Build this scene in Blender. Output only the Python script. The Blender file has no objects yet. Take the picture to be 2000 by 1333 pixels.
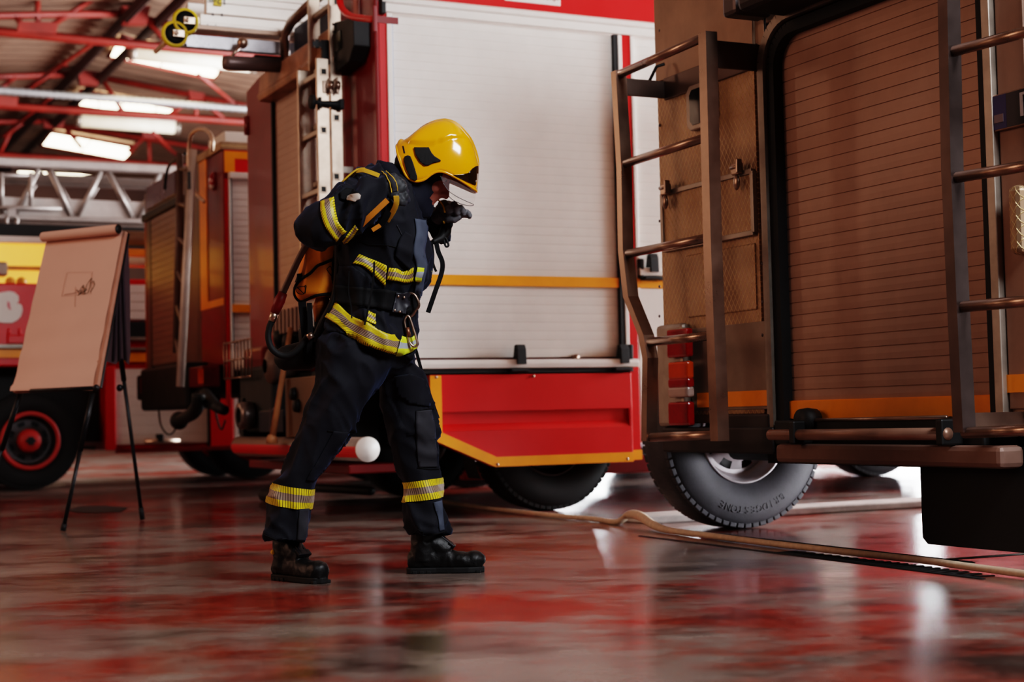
import bpy, bmesh, math, random
import numpy as np
from mathutils import Vector, Matrix, noise
from mathutils.bvhtree import BVHTree
random.seed(7)
SC = bpy.context.scene
COL = SC.collection

# ------------------------------------------------------------------ camera
FPX, CAMH, PITCH, ROLL = 3100.0, 0.62, math.atan(145/3100), 0.0235
_F = Vector((0, math.cos(PITCH), math.sin(PITCH)))
_U0 = Vector((0, -math.sin(PITCH), math.cos(PITCH)))
_R0 = Vector((1, 0, 0))
_R = _R0*math.cos(ROLL) - _U0*math.sin(ROLL)
_U = _U0*math.cos(ROLL) + _R0*math.sin(ROLL)
EYE = Vector((0, 0, CAMH))
def ray(px, py): return _F + _R*((px-1000)/FPX) - _U*((py-666.5)/FPX)
def P(px, py, d): return EYE + ray(px, py)*d
def G(px, py, z=0.0):
    r = ray(px, py); return EYE + r*((z-CAMH)/r.z)
def on_plane(px, py, n, p0):
    r = ray(px, py); return EYE + r*((p0-EYE).dot(n)/r.dot(n))
YAW = math.radians(26)
VDIR = Vector((math.cos(YAW), math.sin(YAW), 0))
UDIR = Vector((-math.sin(YAW), math.cos(YAW), 0))

cam = bpy.data.cameras.new('camera')
cam.sensor_width = 36; cam.lens = 36*FPX/2000
cam.clip_end = 300
cam.dof.use_dof = True; cam.dof.focus_distance = 6.25; cam.dof.aperture_fstop = 2.4
camo = bpy.data.objects.new('camera', cam); COL.objects.link(camo)
camo.matrix_world = Matrix(((_R.x, _U.x, -_F.x, 0), (_R.y, _U.y, -_F.y, 0), (_R.z, _U.z, -_F.z, CAMH), (0, 0, 0, 1)))
SC.camera = camo

# --------------------------------------------------------------- materials
def S(r, g, b):
    def c(x):
        x /= 255.0
        return x/12.92 if x <= .04045 else ((x+.055)/1.055)**2.4
    return (c(r), c(g), c(b), 1)
class NT:
    def __init__(s, m): s.t = m.node_tree; s.n = m.node_tree.nodes; s.l = m.node_tree.links
    def add(s, kind, **kw):
        x = s.n.new(kind)
        for k, v in kw.items(): setattr(x, k, v)
        return x
    def link(s, a, b): s.l.new(a, b)
    def math(s, op, a, b=None, clamp=False):
        x = s.n.new('ShaderNodeMath'); x.operation = op; x.use_clamp = clamp
        for i, v in enumerate((a, b)):
            if v is None: continue
            if isinstance(v, (int, float)): x.inputs[i].default_value = v
            else: s.link(v, x.inputs[i])
        return x.outputs[0]
    def mix(s, fac, a, b, blend='MIX'):
        x = s.n.new('ShaderNodeMix'); x.data_type = 'RGBA'; x.blend_type = blend
        for i, v in ((0, fac), (6, a), (7, b)):
            if isinstance(v, (int, float)): x.inputs[i].default_value = v
            elif isinstance(v, tuple): x.inputs[i].default_value = v
            else: s.link(v, x.inputs[i])
        return x.outputs[2]
    def noise(s, scale, detail=4, rough=.6, vec=None, stretch=None):
        if vec is None:
            vec = s.add('ShaderNodeTexCoord').outputs['Object']
        if stretch:
            mp = s.add('ShaderNodeMapping'); mp.inputs['Scale'].default_value = stretch
            s.link(vec, mp.inputs[0]); vec = mp.outputs[0]
        x = s.n.new('ShaderNodeTexNoise'); x.inputs['Scale'].default_value = scale
        x.inputs['Detail'].default_value = detail; x.inputs['Roughness'].default_value = rough
        s.link(vec, x.inputs['Vector']); return x.outputs[0]
    def ramp(s, fac, stops):
        x = s.n.new('ShaderNodeValToRGB'); e = x.color_ramp.elements
        while len(e) < len(stops): e.new(.5)
        for i, (p, c) in enumerate(stops):
            e[i].position = p; e[i].color = c if len(c) == 4 else (*c, 1)
        s.link(fac, x.inputs[0]); return x.outputs[0]
MATS = {}
def mat(name, col, rough=.5, metal=0.0, var=.12, vscale=6, bump=0.0, bscale=60, spec=.5, coat=0.0, sheen=0.0, emit=None, dirt=0.0):
    if name in MATS: return MATS[name]
    m = bpy.data.materials.new(name); m.use_nodes = True
    t = NT(m); b = t.n['Principled BSDF']
    b.inputs['Roughness'].default_value = rough; b.inputs['Metallic'].default_value = metal
    b.inputs['Specular IOR Level'].default_value = spec
    b.inputs['Coat Weight'].default_value = coat; b.inputs['Coat Roughness'].default_value = .08
    if sheen:
        b.inputs['Sheen Weight'].default_value = sheen; b.inputs['Sheen Tint'].default_value = S(120, 140, 190)
        b.inputs['Sheen Roughness'].default_value = .5
    dk = tuple(c*(1-var*2.2) for c in col[:3])+(1,)
    n = t.noise(vscale, 5, .6)
    c = t.mix(t.ramp(n, [(.3, (0, 0, 0)), (.7, (1, 1, 1))]), dk, col)
    if dirt:
        d = t.noise(2.3, 6, .7, stretch=(1, 1, .35))
        f = t.math('MULTIPLY', t.ramp(d, [(.48, (0, 0, 0)), (.75, (1, 1, 1))]), dirt)
        c = t.mix(f, c, S(70, 50, 38))
    t.link(c, b.inputs['Base Color'])
    r = t.math('ADD', t.math('MULTIPLY', n, .18), rough-.09)
    t.link(r, b.inputs['Roughness'])
    if bump:
        bp = t.add('ShaderNodeBump'); bp.inputs['Strength'].default_value = bump; bp.inputs['Distance'].default_value = .004
        t.link(t.noise(bscale, 3, .6), bp.inputs['Height']); t.link(bp.outputs[0], b.inputs['Normal'])
    if emit:
        b.inputs['Emission Color'].default_value = emit[0]; b.inputs['Emission Strength'].default_value = emit[1]
    MATS[name] = m
    return m
def glass(name, col, rough=.02, alpha=.25):
    m = bpy.data.materials.new(name); m.use_nodes = True
    b = m.node_tree.nodes['Principled BSDF']
    b.inputs['Base Color'].default_value = col; b.inputs['Roughness'].default_value = rough
    t = NT(m); n = t.noise(9, 2); t.link(t.math('ADD', t.math('MULTIPLY', n, .03), alpha), b.inputs['Alpha'])
    return m

# ----------------------------------------------------------------- meshing
class MB:
    """collects simple shapes in one bmesh"""
    def __init__(s): s.bm = bmesh.new()
    def _take(s, verts, faces, smooth=False):
        vs = [s.bm.verts.new(v) for v in verts]
        for f in faces:
            try:
                fc = s.bm.faces.new([vs[i] for i in f]); fc.smooth = smooth
            except ValueError: pass
        return vs
    def box(s, x0, x1, y0, y1, z0, z1, bev=0.0, mtx=None):
        x0, x1 = sorted((x0, x1)); y0, y1 = sorted((y0, y1)); z0, z1 = sorted((z0, z1))
        b = bmesh.new()
        vs = [b.verts.new(v) for v in ((x0,y0,z0),(x1,y0,z0),(x1,y1,z0),(x0,y1,z0),(x0,y0,z1),(x1,y0,z1),(x1,y1,z1),(x0,y1,z1))]
        for f in ((0,3,2,1),(4,5,6,7),(0,1,5,4),(1,2,6,5),(2,3,7,6),(3,0,4,7)): b.faces.new([vs[i] for i in f])
        bev = min(bev, .45*min(x1-x0, y1-y0, z1-z0))
        if bev > 0: bmesh.ops.bevel(b, geom=b.edges[:], offset=bev, segments=2, affect='EDGES', profile=.5)
        s.join(b, mtx); return s
    def join(s, b, mtx=None):
        if mtx is not None: bmesh.ops.transform(b, matrix=mtx, verts=b.verts)
        me = bpy.data.meshes.new('tmp'); b.to_mesh(me); b.free(); s.bm.from_mesh(me); bpy.data.meshes.remove(me)
        return s
    def tube(s, pts, r, n=10, caps=True, flat=1.0, closed=False):
        pts = [Vector(p) for p in pts]; k = len(pts)
        rr = r if isinstance(r, (list, tuple)) else [r]*k
        verts, faces = [], []; prev = None
        for i, p in enumerate(pts):
            a = pts[(i-1) % k] if (i or closed) else p; c = pts[(i+1) % k] if (i < k-1 or closed) else p
            t = (c-a); t = t.normalized() if t.length > 1e-9 else Vector((0, 0, 1))
            if prev is None:
                q = Vector((0, 0, 1)) if abs(t.z) < .9 else Vector((0, 1, 0))
                e = t.cross(q).normalized()
            else:
                e = (prev - t*prev.dot(t))
                e = e.normalized() if e.length > 1e-6 else t.orthogonal().normalized()
            prev = e; g = t.cross(e)
            for j in range(n):
                an = 2*math.pi*j/n
                verts.append(p + e*(rr[i]*math.cos(an)) + g*(rr[i]*math.sin(an)*flat))
        m = k if closed else k-1
        for i in range(m):
            i2 = (i+1) % k
            for j in range(n):
                faces.append((i*n+j, i*n+(j+1) % n, i2*n+(j+1) % n, i2*n+j))
        if caps and not closed:
            faces.append(tuple(range(n-1, -1, -1))); faces.append(tuple((k-1)*n+j for j in range(n)))
        s._take(verts, faces, True); return s
    def cyl(s, a, b, r, r2=None, n=20): return s.tube([a, b], [r, r if r2 is None else r2], n)
    def prism(s, poly, axis, lo, hi, bev=0.0, mtx=None):
        """poly: 2-D points in the two other axes (in order), extruded along axis"""
        b = bmesh.new()
        def mk(p, h):
            return {'x': (h, p[0], p[1]), 'y': (p[0], h, p[1]), 'z': (p[0], p[1], h)}[axis]
        A = [b.verts.new(mk(p, lo)) for p in poly]; B = [b.verts.new(mk(p, hi)) for p in poly]
        b.faces.new(A); b.faces.new(B[::-1]); k = len(poly)
        for i in range(k): b.faces.new((A[i], B[i], B[(i+1) % k], A[(i+1) % k]))
        bmesh.ops.recalc_face_normals(b, faces=b.faces)
        if bev: bmesh.ops.bevel(b, geom=b.edges[:], offset=bev, segments=2, affect='EDGES', profile=.5)
        s.join(b, mtx); return s
    def lathe(s, prof, axis, c, n=48, smooth=True):
        """prof: (radius, h) pairs, h along axis"""
        verts, faces = [], []; k = len(prof)
        for r, h in prof:
            for j in range(n):
                a = 2*math.pi*j/n; x, y = r*math.cos(a), r*math.sin(a)
                v = {'x': (h, x, y), 'y': (x, h, y), 'z': (x, y, h)}[axis]
                verts.append((v[0]+c[0], v[1]+c[1], v[2]+c[2]))
        for i in range(k-1):
            for j in range(n):
                faces.append((i*n+j, i*n+(j+1) % n, (i+1)*n+(j+1) % n, (i+1)*n+j))
        s._take(verts, faces, smooth); return s
    def mesh(s, me, mtx=None):
        b = bmesh.new(); b.from_mesh(me); return s.join(b, mtx)
    def sphere(s, c, r, n=16, sc=(1, 1, 1)):
        b = bmesh.new(); bmesh.ops.create_uvsphere(b, u_segments=n, v_segments=n//2+2, radius=r)
        for f in b.faces: f.smooth = True
        return s.join(b, Matrix.Translation(Vector(c)) @ Matrix.Diagonal((*sc, 1)))
    def build(s, name, m, parent=None, label=None, recalc=True, angle=40):
        if recalc: bmesh.ops.recalc_face_normals(s.bm, faces=s.bm.faces)
        me = bpy.data.meshes.new(name); s.bm.to_mesh(me); s.bm.free()
        return obj(name, me, m, parent, label, angle)
def obj(name, me, m, parent=None, label=None, angle=40):
    if m is not None: me.materials.append(m)
    o = bpy.data.objects.new(name, me); COL.objects.link(o)
    if parent is not None: o.parent = parent
    if label: o['label'] = label
    return o
def thing(name, label, cat, loc=(0, 0, 0), rotz=0.0, group=None):
    o = bpy.data.objects.new(name, None); COL.objects.link(o); o.empty_display_size = .1
    o.location = loc; o.rotation_euler = (0, 0, rotz); o['label'] = label; o['category'] = cat
    if group: o['group'] = group
    return o
def tag(o, label, cat, group=None):
    o['label'] = label; o['category'] = cat
    if group: o['group'] = group
    return o
def struct(o):
    o['kind'] = 'structure'; return o
def text_mesh(s, size, depth=.002, align='CENTER'):
    cu = bpy.data.curves.new('t', 'FONT'); cu.body = s; cu.size = size; cu.extrude = depth
    cu.align_x = align; cu.align_y = 'CENTER'
    o = bpy.data.objects.new('t', cu); COL.objects.link(o)
    me = bpy.data.meshes.new_from_object(o.evaluated_get(bpy.context.evaluated_depsgraph_get()))
    bpy.data.objects.remove(o); bpy.data.curves.remove(cu); return me
def arc(c, r, a0, a1, n, plane='xz'):
    out = []
    for i in range(n+1):
        a = math.radians(a0+(a1-a0)*i/n)
        if plane == 'xz': out.append(Vector((c[0]+r*math.cos(a), c[1], c[2]+r*math.sin(a))))
        elif plane == 'yz': out.append(Vector((c[0], c[1]+r*math.cos(a), c[2]+r*math.sin(a))))
        else: out.append(Vector((c[0]+r*math.cos(a), c[1]+r*math.sin(a), c[2])))
    return out

# vehicle frame: local x along the vehicle, y across it (away from the viewer), z up
class Frame:
    def __init__(s, origin):
        s.o = Vector((origin.x, origin.y, 0))
    def loc(s, w):
        q = w - s.o; return Vector((q.dot(VDIR), q.dot(UDIR), w.z))
    def side(s, px, py, y=0.0):
        return s.loc(on_plane(px, py, UDIR, s.o + UDIR*y))
    def rear(s, px, py, x=0.0):
        return s.loc(on_plane(px, py, VDIR, s.o + VDIR*x))
    def sbox(s, mb, a, b, y0, y1, bev=0.0, ref=None):
        ref = min(y0, y1) if ref is None else ref
        p, q = s.side(*a, ref), s.side(*b, ref)
        return mb.box(p.x, q.x, y0, y1, p.z, q.z, bev)
    def rbox(s, mb, a, b, x0, x1, bev=0.0, ref=None):
        ref = min(x0, x1) if ref is None else ref
        p, q = s.rear(*a, ref), s.rear(*b, ref)
        return mb.box(x0, x1, p.y, q.y, p.z, q.z, bev)

def slat_sheet(a0, a1, z0, z1, pitch, face, plane, groove=.006, depth=.012):
    """roller shutter: slats with grooves, modelled as an extruded profile. plane 'x' -> lies at x=face, spans y; 'y' -> lies at y=face, spans x"""
    n = max(2, int(round((z1-z0)/pitch))); p = (z1-z0)/n
    prof = []
    for i in range(n):
        z = z0+i*p
        prof += [(depth, z), (depth, z+groove*.35), (0, z+groove*.8), (-.0006, z+p*.5), (0, z+p-groove*.45), (depth, z+p-groove*.35)]
    prof.append((depth, z1))
    mb = MB(); verts = []; faces = []
    for a in (a0, a1):
        for d, z in prof:
            verts.append((face+d, a, z) if plane == 'x' else (a, face+d, z))
    k = len(prof)
    for i in range(k-1): faces.append((i, i+1, k+i+1, k+i))
    mb._take(verts, faces); return mb

def wheel(parent, cx, cy, r, w, rim_r, side=-1, rim_mat=None, tyre_mat=None, holes=8, dished=True, text=None, name='wheel', label=None):
    """side -1: the face that shows looks to -y. returns the tyre object"""
    c = (cx, cy, r); h = w/2
    mb = MB()
    prof = [(rim_r, -h*.72), (rim_r+.012, -h*.82), (r*.70, -h*.99), (r*.80, -h), (r*.90, -h*.95), (r*.955, -h*.86), (r*.985, -h*.74),
            (r, -h*.55), (r*1.0, h*.55), (r*.985, h*.74), (r*.955, h*.86), (r*.90, h*.95), (r*.80, h), (r*.70, h*.99), (rim_r+.012, h*.82), (rim_r, h*.72)]
    mb.lathe(prof, 'y', c, 72)
    nb = 64
    for i in range(nb):                       # tread blocks
        a = 2*math.pi*i/nb
        for (ya, yb, sh) in ((-h*.9, -h*.5, 0), (-h*.42, h*.02, .5), (h*.08, h*.46, 0), (h*.54, h*.9, .5)):
            an = a+sh*2*math.pi/nb
            inset = .02 if abs(ya) > h*.8 or abs(yb) > h*.8 else .004
            m = Matrix.Translation(Vector(c)) @ Matrix.Rotation(-an, 4, 'Y')
            mb.box(r-.03, r+.001-inset*.3, ya, yb, -r*math.pi/nb*.82, r*math.pi/nb*.82, .004, m)
    tyre = mb.build(name, tyre_mat or M['tyre'], parent, label)
    rm = MB(); sd = side
    pr = [(rim_r, -h*.74), (rim_r*.985, -h*.80), (rim_r*.95, -h*.76), (rim_r*.90, -h*.5), (rim_r*.86, -h*.2), (rim_r*.80, -h*.12)] if dished else \
         [(rim_r, -h*.74), (rim_r*.97, -h*.8), (rim_r*.9, -h*.7), (rim_r*.85, -h*.55), (rim_r*.6, -h*.45)]
    in_r = pr[-1][0]; dy = pr[-1][1]
    rm.lathe([(a, b*(-sd)) for a, b in pr], 'y', c, 64)
    rm.lathe([(rim_r, h*.74*(sd)*-1*-1*-1), (rim_r*.95, -sd*-h*.2), (rim_r*.86, sd*h*.1)], 'y', c, 48)
    rim = rm.build('rim', rim_mat or M['rim'], tyre)
    # disc with hand holes
    b = bmesh.new(); n = holes*12; hub_r = in_r*.42
    r1, r2 = in_r*.70, in_r*.90
    grid = []
    rad = [hub_r*.5, hub_r, r1, r2, in_r*1.02]
    for ri, rr_ in enumerate(rad):
        grid.append([b.verts.new((cx+rr_*math.cos(2*math.pi*j/n), cy + (-sd)*(dy + (-.035 if ri < 2 else (-.012 if ri == 2 else 0))), r+rr_*math.sin(2*math.pi*j/n))) for j in range(n)])
    for i in range(len(rad)-1):
        for j in range(n):
            if i == 2 and (j % 12) in (3, 4, 5, 6, 7, 8): continue
            b.faces.new((grid[i][j], grid[i][(j+1) % n], grid[i+1][(j+1) % n], grid[i+1][j]))
    d = MB(); d.join(b); d.build('disc', rim_mat or M['rim'], tyre)
    dk = MB(); dk.lathe([(0.001, -sd*(dy+.05)), (in_r, -sd*(dy+.05))], 'y', c, 32); dk.build('drum', M['black'], tyre)
    hb = MB()
    hb.lathe([(.001, -sd*(dy-.075)), (hub_r*.45, -sd*(dy-.075)), (hub_r*.55, -sd*(dy-.05)), (hub_r*.6, -sd*(dy-.03))], 'y', c, 24)
    for i in range(8):
        a = 2*math.pi*i/8
        q = Vector((cx+hub_r*.82*math.cos(a), cy-sd*(dy-.03), r+hub_r*.82*math.sin(a)))
        hb.cyl(q, q+Vector((0, sd*.03, 0)), .013, .011, 6)
    hb.build('hub', M['hub'], tyre)
    if text:
        tx = MB(); ch = .052; rr_ = (rim_r+r)/2+.015; step = .034/rr_
        a0 = math.radians(-58)
        for i, chh in enumerate(text):
            a = a0 - i*step*1.15
            me = text_mesh(chh, ch, .0015)
            # letter tops point outwards
            out = Vector((math.cos(a), 0, math.sin(a)))
            tang = Vector((math.sin(a), 0, -math.cos(a)))
            mt = Matrix(((tang.x, out.x, 0, 0), (0, 0, -1, 0), (tang.z, out.z, 0, 0), (0, 0, 0, 1)))
            mt = Matrix.Translation(Vector((cx, cy+sd*h*1.005, r))+out*rr_) @ mt
            tx.mesh(me, mt); bpy.data.meshes.remove(me)
        tx.build('lettering', M['tyre_text'], tyre)
    return tyre
M = {}
M['white'] = mat('white paint', S(236, 228, 220), .42, var=.03)
M['white_shutter'] = mat('white shutter', S(232, 224, 216), .4, var=.03, dirt=.05)
M['red'] = mat('red paint', S(216, 20, 17), .36, var=.06, vscale=3, coat=.08)
M['red_shaded'] = mat('shaded red paint', S(128, 18, 17), .35, var=.1, vscale=3, coat=.2)  # same red paint with the shade of the rear faces put into the colour
M['orange'] = mat('orange reflective tape', S(255, 158, 8), .4, var=.06)
M['orange_red'] = mat('hazard red', S(235, 60, 25), .4)
M['alu'] = mat('aluminium', S(218, 194, 174), .34, 1.0, var=.1, vscale=14, bump=.05)
M['alu_dull'] = mat('dull aluminium', S(176, 164, 152), .46, .7, var=.14, vscale=9)
M['silver_body'] = mat('silver grey body paint', S(168, 138, 114), .42, .25, var=.12, vscale=5, dirt=.25)
M['grey_shutter'] = mat('grey shutter slats', S(174, 142, 124), .45, .2, var=.06, dirt=.2)
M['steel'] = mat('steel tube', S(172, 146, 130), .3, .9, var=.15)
M['black'] = mat('black parts', S(14, 13, 13), .6, var=.1)
M['rubber'] = mat('black rubber', S(20, 20, 21), .7, var=.2, bump=.2)
M['tyre'] = mat('tyre rubber', S(70, 70, 75), .62, var=.2, vscale=10, bump=.15, bscale=90, dirt=.15)
M['tyre_text'] = mat('tyre lettering', S(92, 92, 95), .7)
M['tyre_dark'] = mat('dark tyre rubber', S(20, 20, 21), .75, var=.2)
M['rim'] = mat('silver wheel rim', S(196, 190, 192), .35, .55, var=.12, dirt=.15)
M['rim_red'] = mat('red wheel rim', S(190, 40, 32), .45, var=.1)
M['hub'] = mat('wheel hub', S(92, 84, 84), .4, .6)
M['lens_red'] = mat('red lamp lens', S(170, 12, 16), .12, var=.1, vscale=40, coat=.6)
M['lens_orange'] = mat('orange lamp lens', S(235, 86, 16), .12, coat=.6)
M['lens_white'] = mat('clear lamp lens', S(205, 180, 170), .15, coat=.6)
M['blue'] = mat('blue sign', S(16, 22, 92), .4)
M['blue_dark'] = mat('dark blue sign', S(10, 12, 34), .4)
M['paper'] = mat('flip chart paper', S(218, 176, 158), .75, var=.03, vscale=2)
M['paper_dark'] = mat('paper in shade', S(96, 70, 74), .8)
M['ink'] = mat('green marker', S(58, 66, 40), .6)
M['pencil'] = mat('pencil lines', S(176, 130, 112), .7)
M['black_metal'] = mat('black enamel', S(22, 22, 26), .4, .3)
M['hose'] = mat('beige canvas hose', S(226, 204, 178), .8, var=.1, vscale=30, bump=.3, bscale=200)
M['wood'] = mat('wooden handle', S(206, 140, 92), .55, var=.14, vscale=12)
M['truss_red'] = mat('red lead steel', S(132, 34, 20), .55, var=.2, vscale=3)
M['orange_pipe'] = mat('orange pipe', S(206, 88, 40), .5)
M['yellow'] = mat('yellow rubber', S(236, 200, 20), .45)
M['tan'] = mat('tan painted board', S(150, 118, 86), .5, var=.1)
M['yellow_glow'] = mat('glowing yellow cab panel', S(252, 200, 96), .5, var=.06, emit=(S(255, 190, 84), .8))  # glow added to brighten the cab panel, which is no lamp
M['galv'] = mat('galvanised pipe', S(170, 170, 170), .4, .6, var=.2, vscale=30)
M['text_red'] = mat('red lettering', S(150, 30, 30), .5)
M['text_black'] = mat('black lettering', S(20, 18, 18), .5)
M['text_white'] = mat('white lettering', S(222, 205, 196), .5)

def tread_plate():
    m = bpy.data.materials.new('tread plate'); m.use_nodes = True
    t = NT(m); b = t.n['Principled BSDF']
    co = t.add('ShaderNodeTexCoord').outputs['Object']
    sp = t.add('ShaderNodeSeparateXYZ'); t.link(co, sp.inputs[0])
    a = t.math('ADD', t.math('MULTIPLY', sp.outputs[1], 30.0), t.math('MULTIPLY', sp.outputs[2], 21.0))
    c = t.math('SUBTRACT', t.math('MULTIPLY', sp.outputs[1], 30.0), t.math('MULTIPLY', sp.outputs[2], 21.0))
    la = t.math('ABSOLUTE', t.math('SUBTRACT', t.math('FRACT', a), .5)); lc = t.math('ABSOLUTE', t.math('SUBTRACT', t.math('FRACT', c), .5))
    mx = t.math('MAXIMUM', la, lc)
    line = t.math('MULTIPLY', t.math('SUBTRACT', mx, .43), 14.0, True)
    big = t.noise(3.2, 3, .5)
    base = t.mix(t.ramp(big, [(.35, (0, 0, 0)), (.65, (1, 1, 1))]), S(146, 116, 90), S(176, 148, 120))
    col = t.mix(t.math('MULTIPLY', line, .9), base, S(255, 226, 160))  # yellowish glints put into the colour along the raised lines
    t.link(col, b.inputs['Base Color'])
    b.inputs['Metallic'].default_value = .55
    t.link(t.math('SUBTRACT', .48, t.math('MULTIPLY', line, .2)), b.inputs['Roughness'])
    bp = t.add('ShaderNodeBump'); bp.inputs['Strength'].default_value = .6; bp.inputs['Distance'].default_value = .004
    t.link(line, bp.inputs['Height']); t.link(bp.outputs[0], b.inputs['Normal'])
    return m
M['tread'] = tread_plate()

def floor_mat():
    m = bpy.data.materials.new('worn red floor paint'); m.use_nodes = True
    t = NT(m); b = t.n['Principled BSDF']
    co = t.add('ShaderNodeTexCoord').outputs['Object']
    big = t.noise(.55, 6, .62, co, (1, .75, 1)); mid = t.noise(2.6, 8, .7, co, (.7, 1, 1)); fine = t.noise(11, 9, .8, co)
    scr = t.noise(9, 6, .7, co, (.35, 2.4, 1))
    wear = t.math('ADD', t.math('MULTIPLY', big, .62), t.math('ADD', t.math('MULTIPLY', mid, .33), t.math('MULTIPLY', scr, .12)))
    def blot(x, y, r, a):
        mp = t.add('ShaderNodeVectorMath', operation='DISTANCE'); t.link(co, mp.inputs[0]); g = G(x, y); mp.inputs[1].default_value = (g.x, g.y, 0)
        return t.math('MULTIPLY', t.math('SUBTRACT', 1.0, t.math('DIVIDE', mp.outputs['Value'], r), True), a)
    for bl in ((1080, 1112, .75, .16), (150, 1250, .45, .14), (820, 1296, .3, .12), (640, 1118, .5, -.10), (950, 1200, .5, -.12), (500, 1180, .35, -.08)):
        wear = t.math('ADD', wear, blot(*bl))
    red = t.mix(t.ramp(fine, [(.3, (0, 0, 0)), (.7, (1, 1, 1))]), S(92, 27, 19), S(170, 66, 48))
    grey = t.mix(mid, S(64, 55, 51), S(158, 141, 132))
    w = t.ramp(wear, [(.47, (0, 0, 0)), (.56, (1, 1, 1))])
    col = t.mix(w, red, grey)
    stain = t.ramp(t.noise(1.4, 7, .68, co, (1, 1.4, 1)), [(.36, (1, 1, 1)), (.50, (0, 0, 0))])
    col = t.mix(t.math('MULTIPLY', stain, .85), col, S(34, 24, 22))
    t.link(col, b.inputs['Base Color'])
    b.inputs['Specular IOR Level'].default_value = .5
    r = t.math('ADD', t.math('MULTIPLY', mid, .22), t.math('MULTIPLY', w, .05))
    t.link(t.math('ADD', r, .07), b.inputs['Roughness'])
    bp = t.add('ShaderNodeBump'); bp.inputs['Strength'].default_value = .10; bp.inputs['Distance'].default_value = .01
    t.link(t.noise(3.0, 5, .6, co), bp.inputs['Height']); t.link(bp.outputs[0], b.inputs['Normal'])
    return m
M['floor'] = floor_mat()

def roof_mat():
    m = bpy.data.materials.new('corrugated roof sheet'); m.use_nodes = True
    t = NT(m); b = t.n['Principled BSDF']
    b.inputs['Roughness'].default_value = .7
    n = t.noise(1.2, 4, .6); t.link(t.mix(n, S(74, 52, 41), S(126, 96, 78)), b.inputs['Base Color'])
    return m
M['roof'] = roof_mat()
M['wall'] = mat('dark plaster wall', S(96, 66, 54), .8, var=.15, vscale=.8)

def band_mat(name, c1, c2, hatch=True):
    """reflective band: bv runs across 0..1, bu along (metres)"""
    m = bpy.data.materials.new(name); m.use_nodes = True
    t = NT(m); b = t.n['Principled BSDF']
    bu = t.add('ShaderNodeAttribute', attribute_name='bu').outputs['Fac']
    bv = t.add('ShaderNodeAttribute', attribute_name='bv').outputs['Fac']
    mid = t.math('LESS_THAN', t.math('ABSOLUTE', t.math('SUBTRACT', bv, .5)), .17)
    col = t.mix(mid, c1, c2)
    if hatch:
        fr = t.math('FRACT', t.math('ADD', t.math('MULTIPLY', bu, 105.0), t.math('MULTIPLY', bv, 1.3)))
        ln = t.math('LESS_THAN', fr, .30)
        col = t.mix(t.math('MULTIPLY', ln, .85), col, S(34, 28, 12))
    t.link(col, b.inputs['Base Color']); b.inputs['Roughness'].default_value = .42
    return m
M['band'] = band_mat('yellow and silver reflective band', S(240, 216, 44), S(160, 138, 122))
M['band_plain'] = band_mat('plain reflective band', S(222, 236, 60), S(170, 178, 184), False)
def fabric(name, col, sheen=.25, rough=.8):
    m = bpy.data.materials.new(name); m.use_nodes = True
    t = NT(m); b = t.n['Principled BSDF']
    n = t.noise(7, 4, .6); c2 = tuple(x*1.9 for x in col[:3])+(1,)
    t.link(t.mix(n, col, c2), b.inputs['Base Color'])
    b.inputs['Roughness'].default_value = rough; b.inputs['Specular IOR Level'].default_value = .35
    b.inputs['Sheen Weight'].default_value = sheen; b.inputs['Sheen Roughness'].default_value = .45
    b.inputs['Sheen Tint'].default_value = S(110, 135, 190)
    bp = t.add('ShaderNodeBump'); bp.inputs['Strength'].default_value = .12; bp.inputs['Distance'].default_value = .002
    t.link(t.noise(420, 2, .5), bp.inputs['Height']); t.link(bp.outputs[0], b.inputs['Normal'])
    return m
M['navy'] = fabric('navy turnout fabric', S(17, 18, 25), .2)
M['navy_light'] = fabric('slate blue panel fabric', S(62, 68, 80), .12)
M['kevlar'] = fabric('charcoal knee patch', S(42, 42, 46), .15)
M['hood'] = fabric('dark blue knitted hood', S(11, 13, 26), .08)
M['glove'] = fabric('dark grey glove leather', S(46, 48, 50), .2, .55)
M['glove_far_lit'] = fabric('lit grey glove leather', S(92, 93, 96), .3, .5)  # same glove leather, bounce light put into the far hand's colour
M['webbing'] = fabric('black webbing', S(9, 9, 11), .05)
M['strap_yellow'] = mat('yellow strap webbing', S(252, 202, 66), .7, var=.1, vscale=20, bump=.2, bscale=300)
M['pack_orange'] = mat('orange pack fabric', S(255, 160, 36), .65, var=.08, vscale=8, bump=.15)
M['helmet_yellow'] = mat('glossy yellow helmet shell', S(252, 172, 2), .16, var=.04, coat=.8)
M['leather'] = mat('black boot leather', S(13, 13, 15), .5, var=.2, vscale=20, bump=.25, bscale=140)
M['skin'] = mat('skin', S(176, 108, 92), .5, var=.06)
M['lip'] = mat('lips', S(160, 74, 70), .45)
M['visor'] = glass('clear visor', S(225, 222, 224), .03, .07)
M['visor_gold'] = mat('smoked gold visor', S(58, 36, 16), .08, .5, coat=.6)
M['grey_tube'] = mat('grey brown hose tube', S(120, 98, 86), .5)
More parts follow.
